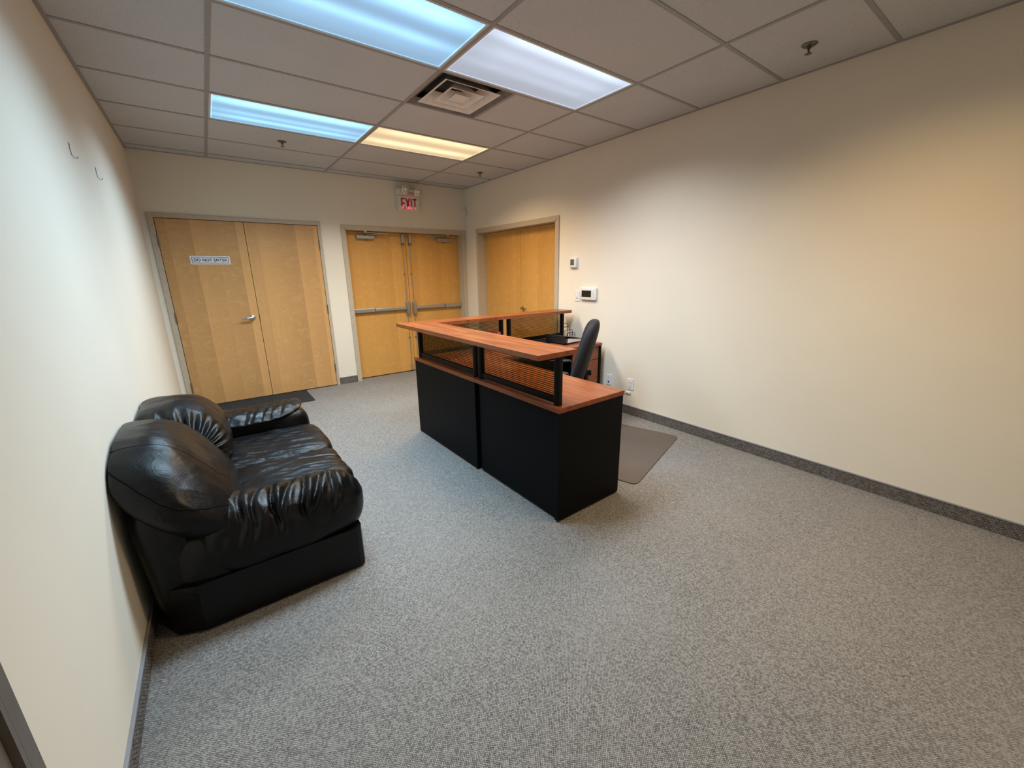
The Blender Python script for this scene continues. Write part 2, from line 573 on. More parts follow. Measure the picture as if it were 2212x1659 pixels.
def baseboard(name, seg, label):
    """seg: list of (axis, fixed, a0, a1, sign); carpet strip with a vinyl cap"""
    r0 = None
    root = thing(name, (0, 0, 0), label, None, None, 0, 'structure')
    for (ax, fx, a0, a1, s) in seg:
        t, c = 0.009, 0.012
        b1, b2 = MB(), MB()
        if ax == 'x':
            b1.box(a0, a1, min(fx, fx + s * t), max(fx, fx + s * t), 0, BASE_H - 0.006)
            b2.box(a0, a1, min(fx, fx + s * c), max(fx, fx + s * c), BASE_H - 0.007, BASE_H)
        else:
            b1.box(min(fx, fx + s * t), max(fx, fx + s * t), a0, a1, 0, BASE_H - 0.006)
            b2.box(min(fx, fx + s * c), max(fx, fx + s * c), a0, a1, BASE_H - 0.007, BASE_H)
        b1.build('carpet_strip', M['base_carpet'], root)
        b2.build('vinyl_cap', M['base_cap'], root)
    return root

baseboard('baseboard_back', [('x', YB, 1.315, EX0 - 0.05, -1)], 'carpet baseboard strip between the closet and exit doors')
baseboard('baseboard_right', [('y', XR, YF, SY0 - 0.055, -1), ('y', XR, SY1 + 0.055, YB, -1)], 'dark carpet baseboard with vinyl cap on the right wall')
baseboard('baseboard_left', [('y', XL, 1.045, YB - 0.001, 1), ('y', XL, YF, LY0 - 0.05, 1)], 'carpet baseboard with grey vinyl cap on the left wall')

# ------------------------------------------------------------------ ceiling: slab, tiles, grid runners
ceil = struct(MB().box(XL - 0.15, XR + 0.16, YF - 0.15, YB + 0.16, 2.9, 3.0).build('ceiling', M['plenum']), 'suspended tile ceiling')
xs = [XL, X0, X0 + TX, X0 + 2 * TX, XR]
y_lines = [Y0 + j * TY for j in range(-5, 7)]
y_lines = [YF] + [y for y in y_lines if y > YF + 0.05] + [YB]
GZ = HC          # underside of the runners
lights_at = {}
def cell_of(k, j):
    return (X0 + k * TX, X0 + (k + 1) * TX, Y0 + j * TY, Y0 + (j + 1) * TY)
LIGHT_CELLS = {(0, 0): 'blue', (1, 0): 'white', (0, 3): 'blue2', (1, 3): 'warm', (1, -3): 'near_warm'}
VENT_CELL = (1, 1)
tile_cache = {}
def tile(x0, x1, y0, y1):
    key = (round(x1 - x0, 3), round(y1 - y0, 3))
    g = 0.004
    if key not in tile_cache:
        hx, hy = (x1 - x0) / 2 - g, (y1 - y0) / 2 - g
        tile_cache[key] = MB().box(-hx, hx, -hy, hy, 0.003, 0.02, 0.0015, 1).build('ceiling_tile', M['tile'], ceil)
        o = tile_cache[key]
    else:
        o = tile_cache[key].copy()
        col.objects.link(o)
        o.parent = ceil
    o.location = ((x0 + x1) / 2, (y0 + y1) / 2, GZ + random.uniform(0, 0.0015))
for k in range(4):
    for j in range(len(y_lines) - 1):
        x0, x1, y0, y1 = xs[k], xs[k + 1], y_lines[j], y_lines[j + 1]
        jj = round((y0 - Y0) / TY) if j > 0 else -99
        kk = k - 1
        if (kk, jj) in LIGHT_CELLS:
            continue
        if (kk, jj) == VENT_CELL:
            tile(x0 + TY, x1, y0, y1)
            continue
        tile(x0, x1, y0, y1)
GW = 0.012
for x in xs[1:-1]:
    MB().box(x - GW, x + GW, YF, YB, GZ, GZ + 0.004).box(x - 0.002, x + 0.002, YF, YB, GZ + 0.004, GZ + 0.03).build('main_runner', M['grid'], ceil)
for y in y_lines[1:-1]:
    for k in range(4):
        MB().box(xs[k] + (GW if k else 0), xs[k + 1] - (GW if k < 3 else 0), y - GW, y + GW, GZ + 0.0005, GZ + 0.004).build('cross_runner', M['grid'], ceil)
xv = X0 + TX + TY
MB().box(xv - GW, xv + GW, Y0 + TY + GW, Y0 + 2 * TY - GW, GZ + 0.0005, GZ + 0.004).build('cross_runner', M['grid'], ceil)
wa = MB()
wa.box(XL, XL + 0.02, YF, YB, GZ - 0.0005, GZ + 0.003).box(XR - 0.02, XR, YF, YB, GZ - 0.0005, GZ + 0.003)
wa.box(XL, XR, YB - 0.02, YB, GZ - 0.0005, GZ + 0.003)
wa.build('wall_angle', M['grid'], ceil)

# ------------------------------------------------------------------ troffers
def troffer(cell, kind, label, tubes):
    x0, x1, y0, y1 = cell
    cx, cy = (x0 + x1) / 2, (y0 + y1) / 2
    watts, lcol, ecol = LAMPS[kind]
    t = thing('ceiling_light', (cx, cy, HC), label, 'ceiling light', 'fluorescent troffers in the tile ceiling')
    hx, hy = TX / 2 - 0.012, TY / 2 - 0.012
    f_ = MB()
    fw = 0.014
    for (a0, a1, b0, b1) in ((-hx, hx, -hy, -hy + fw), (-hx, hx, hy - fw, hy), (-hx, -hx + fw, -hy + fw, hy - fw), (hx - fw, hx, -hy + fw, hy - fw)):
        f_.box(a0, a1, b0, b1, 0.001, 0.03)
    f_.build('lens_frame', M['lightframe'], t)
    hb = MB().box(-hx, hx, -hy, hy, 0.03, 0.09)
    hb.build('housing', M['lightframe'], t)
    MB().box(-hx + fw, hx - fw, -hy + fw, hy - fw, 0.006, 0.010).build('lens', lens_mat('lens_' + kind + '_%d' % len(lights_at), ecol, tubes, 1.0), t)
    la = bpy.data.lights.new('troffer_lamp', 'AREA')
    la.shape = 'RECTANGLE'
    la.size, la.size_y = 2 * hx - 0.06, 2 * hy - 0.06
    la.energy = watts
    la.color = lcol
    la.spread = SPREAD
    lo = bpy.data.objects.new('troffer_lamp', la)
    col.objects.link(lo)
    lo.parent = t
    lo.location = (0, 0, -0.004)
    lights_at[cell] = t
    return t

T2 = [(-0.24, 0.05, 0.25), (0.05, 0.07, 0.35), (-0.1, 0.06, 0.12), (0.22, 0.06, 0.3)]
troffer(cell_of(0, 0), 'blue', 'large blue-white fluorescent ceiling light cut off by the top of the picture', [(-0.21, 0.085, 1.3), (0.05, 0.055, 0.75), (0.15, 0.07, 0.15)])
troffer(cell_of(1, 0), 'white', 'neutral white fluorescent ceiling light beside the air vent', [(-0.25, 0.06, 0.85), (-0.08, 0.09, 0.38), (0.08, 0.06, 0.22)])
troffer(cell_of(0, 3), 'blue2', 'blue-white fluorescent ceiling light next to the warm one', [(-0.20, 0.07, 1.3), (0.03, 0.05, 0.45), (0.16, 0.045, 0.7)])
troffer(cell_of(1, 3), 'warm', 'warm yellow fluorescent ceiling light near the exit sign', [(-0.2, 0.09, 0.6), (0.11, 0.07, 0.8)])
troffer(cell_of(1, -3), 'near_warm', 'warm fluorescent ceiling light above the camera, near the right wall', T2)

# ------------------------------------------------------------------ air vent
vx, vy = X0 + TX + TY / 2, Y0 + 1.5 * TY
vent = thing('air_vent', (vx, vy, HC), 'square grey louvred air diffuser in the ceiling beside the white light', 'vent')
def frustum_ring(mb, ro, zo, ri, zi, th=0.0015):
    vs_, fs = [], []
    for (rr, z) in ((ro, zo), (ri, zi), (ri, zi + th), (ro, zo + th)):
        vs_ += [(-rr, -rr, z), (rr, -rr, z), (rr, rr, z), (-rr, rr, z)]
    for a in range(4):
        b = (a + 1) % 4
        for i in range(4):
            k = (i + 1) % 4
            fs.append((a * 4 + i, a * 4 + k, b * 4 + k, b * 4 + i))
    return mb.add(vs_, fs)
mb = MB(); frustum_ring(mb, 0.292, 0.001, 0.236, 0.035); mb.build('flange', M['vent_dark'], vent)
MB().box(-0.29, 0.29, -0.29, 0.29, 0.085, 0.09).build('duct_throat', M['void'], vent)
for (ro, ri) in ((0.228, 0.168), (0.138, 0.088)):
    mb = MB(); frustum_ring(mb, ro, -0.002, ro - 0.022, 0.004); frustum_ring(mb, ro - 0.022, 0.004, ri - 0.03, 0.065); mb.build('louvre', M['vent'], vent)
mb = MB(); frustum_ring(mb, 0.06, -0.002, 0.03, 0.03); mb.box(-0.06, 0.06, -0.06, 0.06, -0.003, -0.001); mb.build('centre_plate', M['vent'], vent)

# ------------------------------------------------------------------ sprinklers
def sprinkler(x, y, label):
    t = thing('fire_sprinkler', (x, y, HC), label, 'sprinkler', 'pendant sprinkler heads')
    MB().lathe([(0.040, 0.004), (0.040, 0.0), (0.030, -0.007), (0.014, -0.009)], n=24).build('escutcheon', M['sprinkler'], t, smooth=True)
    b = MB().lathe([(0.010, -0.006), (0.010, -0.02), (0.006, -0.022)], n=12)
    for s in (-1, 1):
        b.tube([(s * 0.008, 0, -0.016), (s * 0.012, 0, -0.03), (s * 0.003, 0, -0.044)], 0.0022, 6)
    b.tube([(0, 0, -0.02), (0, 0, -0.042)], 0.003, 6)
    b.build('frame_arms', M['sprinkler'], t, smooth=True)
    d = MB().lathe([(0.004, -0.042), (0.018, -0.0445), (0.018, -0.046), (0.004, -0.047)], n=16)
    d.build('deflector', M['sprinkler'], t, smooth=True)
sprinkler(3.082, 1.189, 'sprinkler head in the tile next to the right wall, nearest the camera')
sprinkler(0.827, 4.861, 'sprinkler head behind the blue-white ceiling light over the closet doors')
sprinkler(3.122, 4.876, 'sprinkler head over the right-hand double doors, farthest right')

# ------------------------------------------------------------------ doors
def text_mesh(body, size, depth=0.0006, bold=0.0, sx=1.0):
    cu = bpy.data.curves.new('lettering', 'FONT')
    cu.body = body
    cu.size = size
    cu.extrude = depth
    cu.offset = bold
    cu.align_x = 'CENTER'
    cu.align_y = 'CENTER'
    cu.space_character = 1.05
    ob = bpy.data.objects.new('lettering', cu)
    col.objects.link(ob)
    dg = bpy.context.evaluated_depsgraph_get()
    me = bpy.data.meshes.new_from_object(ob.evaluated_get(dg))
    vs_ = [(v.co.x * sx, v.co.y, v.co.z) for v in me.vertices]
    fs = [tuple(p.vertices) for p in me.polygons]
    bpy.data.objects.remove(ob)
    bpy.data.curves.remove(cu)
    return vs_, fs

# lever drawn in door coords: a across the door (+ toward the lever tip), d out of the door, z up
def lever(to_w, a, z, sgn, name, mat, parent, org):
    b = MB()
    c0 = to_w(a, 0.0, z); c1 = to_w(a, 1.0, z)
    ax = tuple(c1[i] - c0[i] for i in range(3))
    b.lathe([(0.033, 0.0), (0.033, 0.006), (0.028, 0.012), (0.013, 0.015), (0.012, 0.045), (0.015, 0.052)], c0, ax, 20)
    b.tube([to_w(a, 0.047, z), to_w(a + sgn * 0.03, 0.052, z), to_w(a + sgn * 0.075, 0.054, z - 0.002), to_w(a + sgn * 0.115, 0.047, z - 0.006)], [0.012, 0.0115, 0.0095, 0.007], 10)
    return b.build(name, mat, parent, org, smooth=True)

# --- closet pair on the back wall (flush, opens into the room)
org = (0.47, YB, 0)
d1 = thing('door_1', org, 'pair of birch closet doors marked DO NOT ENTER on the left of the back wall', None, None, 0, 'structure')
fx0, fx1, fz = -0.390, 1.312, 2.182
fr = MB()
fr.box(fx0, -0.338, YB - 0.016, YB, 0, fz, 0.003).box(1.274, fx1, YB - 0.016, YB, 0, fz, 0.003).box(-0.338, 1.274, YB - 0.016, YB, 2.136, fz, 0.003)
fr.build('door_frame', M['frame'], d1, org)
MB().box(-0.338, 1.274, YB - 0.001, YB + 0.0, 0, 2.136).build('frame_gap', M['slot'], d1, org)
leafL = MB().box(-0.333, 0.4655, YB - 0.012, YB - 0.001, 0.012, 2.130, 0.002).build('door_leaf', M['door_a'], d1, org)
leafR = MB().box(0.4705, 1.269, YB - 0.012, YB - 0.001, 0.012, 2.130, 0.002).build('door_leaf', M['door_a'], d1, org)
for zz in (1.90, 1.07, 0.25):
    MB().box(-0.342, -0.329, YB - 0.022, YB - 0.012, zz - 0.057, zz + 0.057, 0.003).tube([(-0.3355, YB - 0.021, zz - 0.06), (-0.3355, YB - 0.021, zz + 0.06)], 0.007, 8).build('hinge', M['hinge'], leafL, org)
    MB().box(1.265, 1.278, YB - 0.022, YB - 0.012, zz - 0.057, zz + 0.057, 0.003).tube([(1.2715, YB - 0.021, zz - 0.06), (1.2715, YB - 0.021, zz + 0.06)], 0.007, 8).build('hinge', M['hinge'], leafR, org)
tw = lambda a, d, z: (a, YB - 0.012 - d, z)
lever(tw, 0.395, 1.022, -1, 'lever_handle', M['chrome'], leafL, org)
MB().box(0.466, 0.476, YB - 0.0135, YB - 0.0115, 0.965, 1.065).build('strike_plate', M['hinge'], leafR, org)

# sign stuck on the left closet leaf
so = (0.088, YB - 0.012, 1.70)
sg = thing('door_sign', so, 'white DO NOT ENTER sign with dark blue border on the left closet door', 'sign')
MB().box(-0.187, 0.187, -0.003, 0.0, -0.046, 0.046).build('sign_plate', M['paper'], sg)
b = MB()
for (x0, x1, z0, z1) in ((-0.172, 0.172, 0.029, 0.034), (-0.172, 0.172, -0.034, -0.029), (-0.172, -0.167, -0.029, 0.029), (0.167, 0.172, -0.029, 0.029)):
    b.box(x0, x1, -0.0036, -0.003, z0, z1)
b.build('border', M['navy'], sg)
tv, tf = text_mesh('DO NOT ENTER', 0.044, 0.0004, 0.0013, 1.06)
wdt = max(p[0] for p in tv) - min(p[0] for p in tv)
k = 0.312 / wdt
b = MB(); b.add([(p[0] * k, -0.0036 + p[2] * 0.3, p[1]) for p in tv], tf); b.build('lettering', M['navy'], sg)

# --- exit pair on the back wall (recessed)
YD = YB + REC
org = (2.517, YB, 0)
d2 = thing('door_2', org, 'pair of birch exit doors with steel panic bars under the exit sign', None, None, 0, 'structure')
fr = MB()
cw = 0.05
fr.box(EX0 - cw, EX0, YB - 0.016, YB, 0, EZ + cw, 0.003).box(EX1, EX1 + cw, YB - 0.016, YB, 0, EZ + cw, 0.003).box(EX0, EX1, YB - 0.016, YB, EZ, EZ + cw, 0.003)
fr.box(EX0 - 0.001, EX0 + 0.012, YB - 0.016, YB + 0.15, 0, EZ).box(EX1 - 0.012, EX1 + 0.001, YB - 0.016, YB + 0.15, 0, EZ).box(EX0, EX1, YB - 0.016, YB + 0.15, EZ - 0.012, EZ + 0.001)
fr.box(EX0 + 0.012, EX0 + 0.027, YB + 0.04, YD - 0.002, 0, EZ - 0.012).box(EX1 - 0.027, EX1 - 0.012, YB + 0.04, YD - 0.002, 0, EZ - 0.012)
fr.build('door_frame', M['frame'], d2, org)
mid = 2.507
lx = [(EX0 + 0.014, mid - 0.003), (mid + 0.003, EX1 - 0.014)]
zb = 1.012
for s, (a0, a1) in zip((-1, 1), lx):
    leaf = MB().box(a0, a1, YD, YD + 0.035, 0.014, EZ - 0.016, 0.002).build('door_leaf', M['door_b'], d2, org)
    # s=-1: left leaf, meeting edge at a1 ; s=1: right leaf, meeting edge at a0
    me_ = a1 if s < 0 else a0            # meeting edge
    hg = a0 if s < 0 else a1             # hinge edge
    cx = me_ + s * 0.052                 # vertical rod line
    # latch case (rounded case of the device)
    b = MB()
    for (w_, h_, dd0, dd1) in ((0.029, 0.105, 0.0, 0.045), (0.023, 0.093, 0.045, 0.062)):
        b.rbox('xz', cx - w_, cx + w_, zb - h_, zb + h_, YD - dd1, YD - dd0, w_ * 0.9)
    b.build('latch_case', M['steel'], leaf, org, smooth=True)
    # push bar in two lengths
    e0, e1 = cx + s * 0.028, hg - s * 0.018
    sp = e0 + (e1 - e0) * 0.62
    b = MB().box(min(e0, sp), max(e0, sp), YD - 0.058, YD - 0.004, zb - 0.024, zb + 0.022, 0.008)
    b.build('push_bar', M['alu'], leaf, org)
    b = MB().box(min(sp, e1), max(sp, e1), YD - 0.054, YD - 0.001, zb - 0.029, zb + 0.027, 0.006)
    b.build('bar_housing', M['alu'], leaf, org)
    MB().box(sp - 0.006, sp + 0.006, YD - 0.060, YD - 0.002, zb - 0.030, zb + 0.028, 0.003).build('bar_joint', M['hinge'], leaf, org)
    b = MB().tube([(cx, YD - 0.022, zb + 0.09), (cx, YD - 0.022, 1.95)], 0.0055, 8)
    b.tube([(cx, YD - 0.022, zb - 0.09), (cx, YD - 0.022, 0.13)], 0.0055, 8)
    b.build('vertical_rod', M['steel'], leaf, org, smooth=True)
    for zz in (1.52, 0.55):
        MB().box(cx - 0.017, cx + 0.017, YD - 0.008, YD, zz - 0.008, zz + 0.008, 0.002).lathe([(0.010, -0.009), (0.011, 0), (0.010, 0.009)], (cx, YD - 0.022, zz), (0, 0, 1), 10).box(cx - 0.006, cx + 0.006, YD - 0.022, YD, zz - 0.006, zz + 0.006).build('rod_guide', M['brass'], leaf, org)
    b = MB().box(cx - 0.018, cx + 0.018, YD - 0.045, YD, 1.945, 2.085, 0.006)
    b.build('top_latch', M['alu'], leaf, org)
    MB().box(cx - 0.0185, cx + 0.0185, YD - 0.046, YD, 1.935, 1.965, 0.004).build('latch_foot', M['hinge'], leaf, org)
    b = MB().box(cx - 0.016, cx + 0.016, YD - 0.036, YD, 0.022, 0.135, 0.006)
    b.build('bottom_latch', M['alu'], leaf, org)
    # closer: body on the leaf, arm up to the frame head
    cc = 1.905 if s < 0 else 3.135
    MB().box(cc - 0.125, cc + 0.125, YD - 0.055, YD, 1.998, 2.050, 0.008).build('closer_body', M['alu'], leaf, org)
    MB().lathe([(0.012, 0), (0.012, 0.018), (0.006, 0.02)], (cc - s * 0.02, YD - 0.028, 1.998), (0, 0, -1), 12).lathe([(0.013, 0), (0.013, 0.012)], (cc - s * 0.02, YD - 0.028, 2.05), (0, 0, 1), 12).build('closer_spindle', M['hinge'], leaf, org)
    p0 = (cc - s * 0.02, YD - 0.028, 2.064); p1 = (cc - s * 0.30, YD - 0.10, 2.068); p2 = (cc - s * (-0.02), YD - 0.115, 2.084)
    b = MB()
    for (q0, q1) in ((p0, p1), (p1, p2)):
        q0, q1 = Vector(q0), Vector(q1)
        t_ = (q1 - q0).normalized(); sd = Vector((-t_.y, t_.x, 0)) * 0.009
        up_ = Vector((0, 0, 0.004))
        b.add([(q0 + sd - up_)[:], (q0 - sd - up_)[:], (q1 - sd - up_)[:], (q1 + sd - up_)[:], (q0 + sd + up_)[:], (q0 - sd + up_)[:], (q1 - sd + up_)[:], (q1 + sd + up_)[:]],
              [(0, 1, 2, 3), (4, 7, 6, 5), (0, 4, 5, 1), (1, 5, 6, 2), (2, 6, 7, 3), (3, 7, 4, 0)])
    b.lathe([(0.011, -0.008), (0.011, 0.012)], p1, (0, 0, 1), 10)
    b.box(p2[0] - 0.016, p2[0] + 0.016, p2[1] - 0.012, p2[1] + 0.012, 2.076, EZ - 0.012)
    b.build('closer_arm', M['alu'], leaf, org)

# --- side pair on the right wall (recessed deeper)
XD = XR + 0.118
org = (XR, 4.66, 0)
d3 = thing('door_3', org, 'pair of plain birch doors recessed in the right wall behind the desk', None, None, 0, 'structure')
fr = MB()
fr.box(XR - 0.016, XR, SY0 - cw, SY0, 0, SZ + cw, 0.003).box(XR - 0.016, XR, SY1, SY1 + cw, 0, SZ + cw, 0.003).box(XR - 0.016, XR, SY0, SY1, SZ, SZ + cw, 0.003)
fr.box(XR - 0.016, XR + 0.15, SY0 - 0.001, SY0 + 0.012, 0, SZ).box(XR - 0.016, XR + 0.15, SY1 - 0.012, SY1 + 0.001, 0, SZ).box(XR - 0.016, XR + 0.15, SY0, SY1, SZ - 0.012, SZ + 0.001)
fr.box(XR + 0.045, XD - 0.002, SY1 - 0.026, SY1 - 0.012, 0, SZ - 0.012)
fr.build('door_frame', M['frame'], d3, org)
smid = 4.655
l1 = MB().box(XD, XD + 0.035, SY0 + 0.014, smid - 0.002, 0.012, SZ - 0.016, 0.002).build('door_leaf', M['door_c'], d3, org)
l2 = MB().box(XD, XD + 0.035, smid + 0.002, SY1 - 0.014, 0.012, SZ - 0.016, 0.002).build('door_leaf', M['door_c'], d3, org)
tw = lambda a, d, z: (XD - d, a, z)
lever(tw, smid - 0.065, 1.022, -1, 'lever_handle', M['brass'], l1, org)

# --- doorway by the camera on the left wall
org = (XL, 0.53, 0)
d4 = thing('door_4', org, 'taupe door frame on the left wall at the bottom left corner', None, None, 0, 'structure')
fr = MB()
fr.box(XL, XL + 0.016, LY1, 1.043, 0, LZ + 0.043, 0.003).box(XL, XL + 0.016, LY0 - 0.043, LY0, 0, LZ + 0.043, 0.003).box(XL, XL + 0.016, LY0, LY1, LZ, LZ + 0.043, 0.003)
fr.box(XL - 0.14, XL + 0.016, LY1 - 0.012, LY1 + 0.001, 0, LZ).box(XL - 0.14, XL + 0.016, LY0 - 0.001, LY0 + 0.012, 0, LZ).box(XL - 0.14, XL + 0.016, LY0, LY1, LZ - 0.012, LZ + 0.001)
fr.build('door_frame', M['frame_dark'], d4, org)
MB().box(XL - 0.034, XL + 0.004, LY0 + 0.014, LY1 - 0.014, 0.012, LZ - 0.016, 0.002).build('door_leaf', M['frame_dark'], d4, org)

# ------------------------------------------------------------------ exit sign with emergency lamps
eo = (2.528, YB, 2.39)
ex = thing('exit_sign', eo, 'white emergency EXIT sign with red letters and two round lamps', 'exit sign')
MB().box(-0.156, 0.156, -0.075, 0.0, 0.0, 0.198, 0.006).build('sign_box', M['offwhite'], ex)
MB().box(-0.150, 0.150, -0.079, -0.074, 0.006, 0.192).build('face_plate', M['offwhite'], ex)
MB().box(-0.160, 0.150, -0.09, 0.0, 0.200, 0.292, 0.008).build('battery_box', M['offwhite'], ex)
MB().box(-0.052, 0.075, -0.092, -0.089, 0.206, 0.252).build('warning_label', M['pink'], ex)
def bar(b, p, q, wd, d0=-0.0815, d1=-0.079):
    p, q = Vector((p[0], p[1])), Vector((q[0], q[1]))
    t_ = (q - p).normalized(); s_ = Vector((-t_.y, t_.x)) * wd / 2
    pts = [(p + s_), (p - s_), (q - s_), (q + s_)]
    b.prism([(v.x, v.y) for v in pts], d0, d1, 'y')
z0, z1, st = 0.028, 0.168, 0.020
ltr = {
    'E': [((-0.098, z0), (-0.098, z1)), ((-0.098, z0 + 0.009), (-0.055, z0 + 0.009)), ((-0.098, 0.098), (-0.060, 0.098)), ((-0.098, z1 - 0.009), (-0.055, z1 - 0.009))],
    'X': [((-0.042, z0), (0.008, z1)), ((0.008, z0), (-0.042, z1))],
    'I': [((0.031, z0), (0.031, z1))],
    'T': [((0.078, z0), (0.078, z1)), ((0.052, z1 - 0.009), (0.104, z1 - 0.009))],
}
for ch, bars in ltr.items():
    b = MB()
    for (p, q) in bars:
        bar(b, (p[0] * 1.12, p[1]), (q[0] * 1.12, q[1]), st)
    b.build('letter', M['exit_red'], ex)
# lit strip of the light source showing through the lower ends of the letters
for xx in (-0.098, -0.078, -0.038, -0.008, 0.006, 0.031, 0.078):
    xx *= 1.12
    MB().prism([(xx - 0.008, z0), (xx + 0.008, z0), (xx + 0.003, z0 + 0.034), (xx - 0.003, z0 + 0.034)], -0.0825, -0.081, 'y').build('lit_letter_foot', M['exit_lit'], ex)
for (hx_, hz_) in ((-0.072, 0.292), (0.118, 0.275)):
    hd = MB().lathe([(0.018, 0.0), (0.034, 0.02), (0.055, 0.05), (0.062, 0.06), (0.062, 0.075), (0.058, 0.078)], (hx_, -0.07, hz_), (0.15, -0.9, -0.35), 24).build('lamp_head', M['offwhite'], ex, smooth=True)
    ax = Vector((0.15, -0.9, -0.35)).normalized()
    c_ = Vector((hx_, -0.07, hz_)) + ax * 0.076
    MB().lathe([(0.055, 0.0), (0.05, 0.008), (0.035, 0.014), (0.016, 0.018), (0.002, 0.019)], c_[:], ax[:], 24).build('lamp_lens', M['bulb'], hd, smooth=True)
    MB().tube([(hx_, -0.045, 0.25), (hx_, -0.06, hz_ - 0.01), (hx_, -0.075, hz_)], 0.014, 8).build('lamp_neck', M['offwhite'], hd)

# motion sensor in the corner
mo = (XR - 0.038, YB, 2.375)
ms = thing('motion_sensor', mo, 'small white motion sensor in the corner beside the exit sign', 'motion sensor')
MB().rbox('xz', -0.034, 0.034, 0.0, 0.135, -0.03, 0.0, 0.030).build('sensor_case', M['offwhite'], ms)
MB().rbox('xz', -0.027, 0.027, 0.008, 0.127, -0.046, -0.03, 0.024).build('sensor_lens', M['white'], ms, smooth=True)

# ------------------------------------------------------------------ wall fittings on the right wall
def wthing(name, y, z, label, cat, group=None):
    return thing(name, (XR, y, z), label, cat, group)
t = wthing('thermostat', 3.475, 1.556, 'white square thermostat with grey display, upper one on the right wall', 'thermostat')
MB().rbox('yz', -0.060, 0.060, 0.0, 0.120, -0.012, 0.0, 0.012).build('back_plate', M['white'], t)
MB().box(-0.034, -0.010, -0.054, 0.054, 0.005, 0.116, 0.010, 3).build('case', M['white'], t, smooth=True)
MB().box(-0.0355, -0.033, -0.022, 0.036, 0.032, 0.098).build('display', M['lcd'], t)

def plate(t, w_, h_):
    return MB().box(-0.006, 0.0, -w_ / 2, w_ / 2, 0, h_, 0.0025).build('cover_plate', M['white'], t)
t = wthing('light_switch', 3.412, 1.179, 'white wall switch just left of the alarm keypad', 'light switch')
plate(t, 0.078, 0.120)
MB().box(-0.0085, -0.005, -0.018, 0.018, 0.028, 0.094, 0.001).build('rocker', M['white'], t)
MB().box(-0.0095, -0.008, -0.012, 0.012, 0.034, 0.040).build('slider_slot', M['slot'], t)

t = wthing('alarm_keypad', 3.228, 1.20, 'white alarm keypad with dark screen on the right wall', 'keypad')
MB().box(-0.030, 0.0, -0.120, 0.120, 0.0, 0.142, 0.011, 3).build('case', M['white'], t, smooth=True)
MB().box(-0.0315, -0.0295, -0.052, 0.092, 0.034, 0.108).build('screen', M['lcd_dark'], t)
for i in range(5):
    MB().box(-0.0315, -0.0295, -0.090, -0.082, 0.036 + i * 0.016, 0.041 + i * 0.016).build('button', M['alu'], t)

def outlet(y, z, label, kind):
    t = wthing('wall_outlet', y, z, label, 'outlet')
    plate(t, 0.076, 0.120)
    if kind == 'jack':
        MB().lathe([(0.011, 0), (0.010, 0.004)], (-0.006, 0.0, 0.036), (-1, 0, 0), 14).build('jack', M['slot'], t)
        MB().lathe([(0.005, 0), (0.004, 0.003)], (-0.006, 0.0, 0.085), (-1, 0, 0), 10).build('port', M['alu'], t)
    else:
        MB().box(-0.0085, -0.005, -0.018, 0.018, 0.024, 0.096, 0.0012).build('socket_face', M['white'], t)
        for zz in (0.040, 0.076):
            for s in (-1, 1):
                MB().box(-0.0092, -0.008, s * 0.007 - 0.0014, s * 0.007 + 0.0014, zz, zz + 0.010).build('slot', M['slot'], t)
outlet(2.884, 0.272, 'white data outlet with round black jack beside the drawer pedestal', 'jack')
outlet(2.587, 0.277, 'white power outlet on the right wall above the desk corner', 'power')
t = wthing('cable_cover', 2.612, 0.228, 'small white cable nub below the power outlet', 'cable cover')
MB().box(-0.012, 0.0, -0.033, 0.033, 0.0, 0.026, 0.004).build('cover', M['white'], t)
MB().lathe([(0.005, 0), (0.005, 0.006)], (-0.012, 0.0, 0.013), (-1, 0, 0), 10).build('cable_hole', M['offwhite'], t)

# picture hooks on the left wall
for (y, z, lb) in ((3.124, 2.141, 'wire picture hook high on the left wall, the one nearer the camera'), (3.773, 2.154, 'wire picture hook high on the left wall, the one nearer the closet')):
    t = thing('picture_hook', (XL, y, z), lb, 'hook', 'picture hooks on the left wall')
    t.scale = (0.75, 0.75, 0.75)
    MB().tube([(0.001, -0.008, 0.045), (0.001, 0.010, 0.045), (0.001, 0.010, 0.022), (0.002, -0.004, 0.02), (0.004, -0.004, -0.03), (0.012, 0.0, -0.045), (0.026, 0.008, -0.045), (0.030, 0.010, -0.032)], 0.0022, 6).build('hook_wire', M['hinge'], t)
    MB().lathe([(0.004, 0), (0.003, 0.006)], (0.0, 0.003, 0.036), (1, 0, 0), 8).build('nail', M['hinge'], t)

# ------------------------------------------------------------------ mats
dm = MB().rbox('xy', -0.5, 0.5, -0.285, 0.285, 0.0005, 0.009, 0.01).build('door_mat', M['mat_dark'], None, (0, 0, 0))
dm.location = (0.362, 5.615, 0)
tag(dm, 'charcoal door mat on the carpet in front of the closet doors', 'mat')
fm = MB().rbox('xy', 0.0, 1.10, 0.0, 1.30, 0.0005, 0.007, 0.05).build('chair_mat', M['mat_brown'], None, (0, 0, 0))
fm.location = (2.285, 1.585, 0)
fm.rotation_euler = (0, 0, math.radians(16.5))
tag(fm, 'brown rubber chair mat lying on the carpet behind the reception desk', 'mat')

# ------------------------------------------------------------------ reception desk: three units, all turned by the same slight angle
DC = Vector((1.515, 1.60, 0)); DA = math.radians(0.9)
def dworld(x, y, z=0.0):
    v = Matrix.Rotation(DA, 3, 'Z') @ (Vector((x, y, 0)) - DC)
    return (DC.x + v.x, DC.y + v.y, z)
ZT0, ZT1 = 0.724, 0.755        # worktop
ZC0, ZC1 = 1.049, 1.080        # counter
PW = 0.021                     # post half width

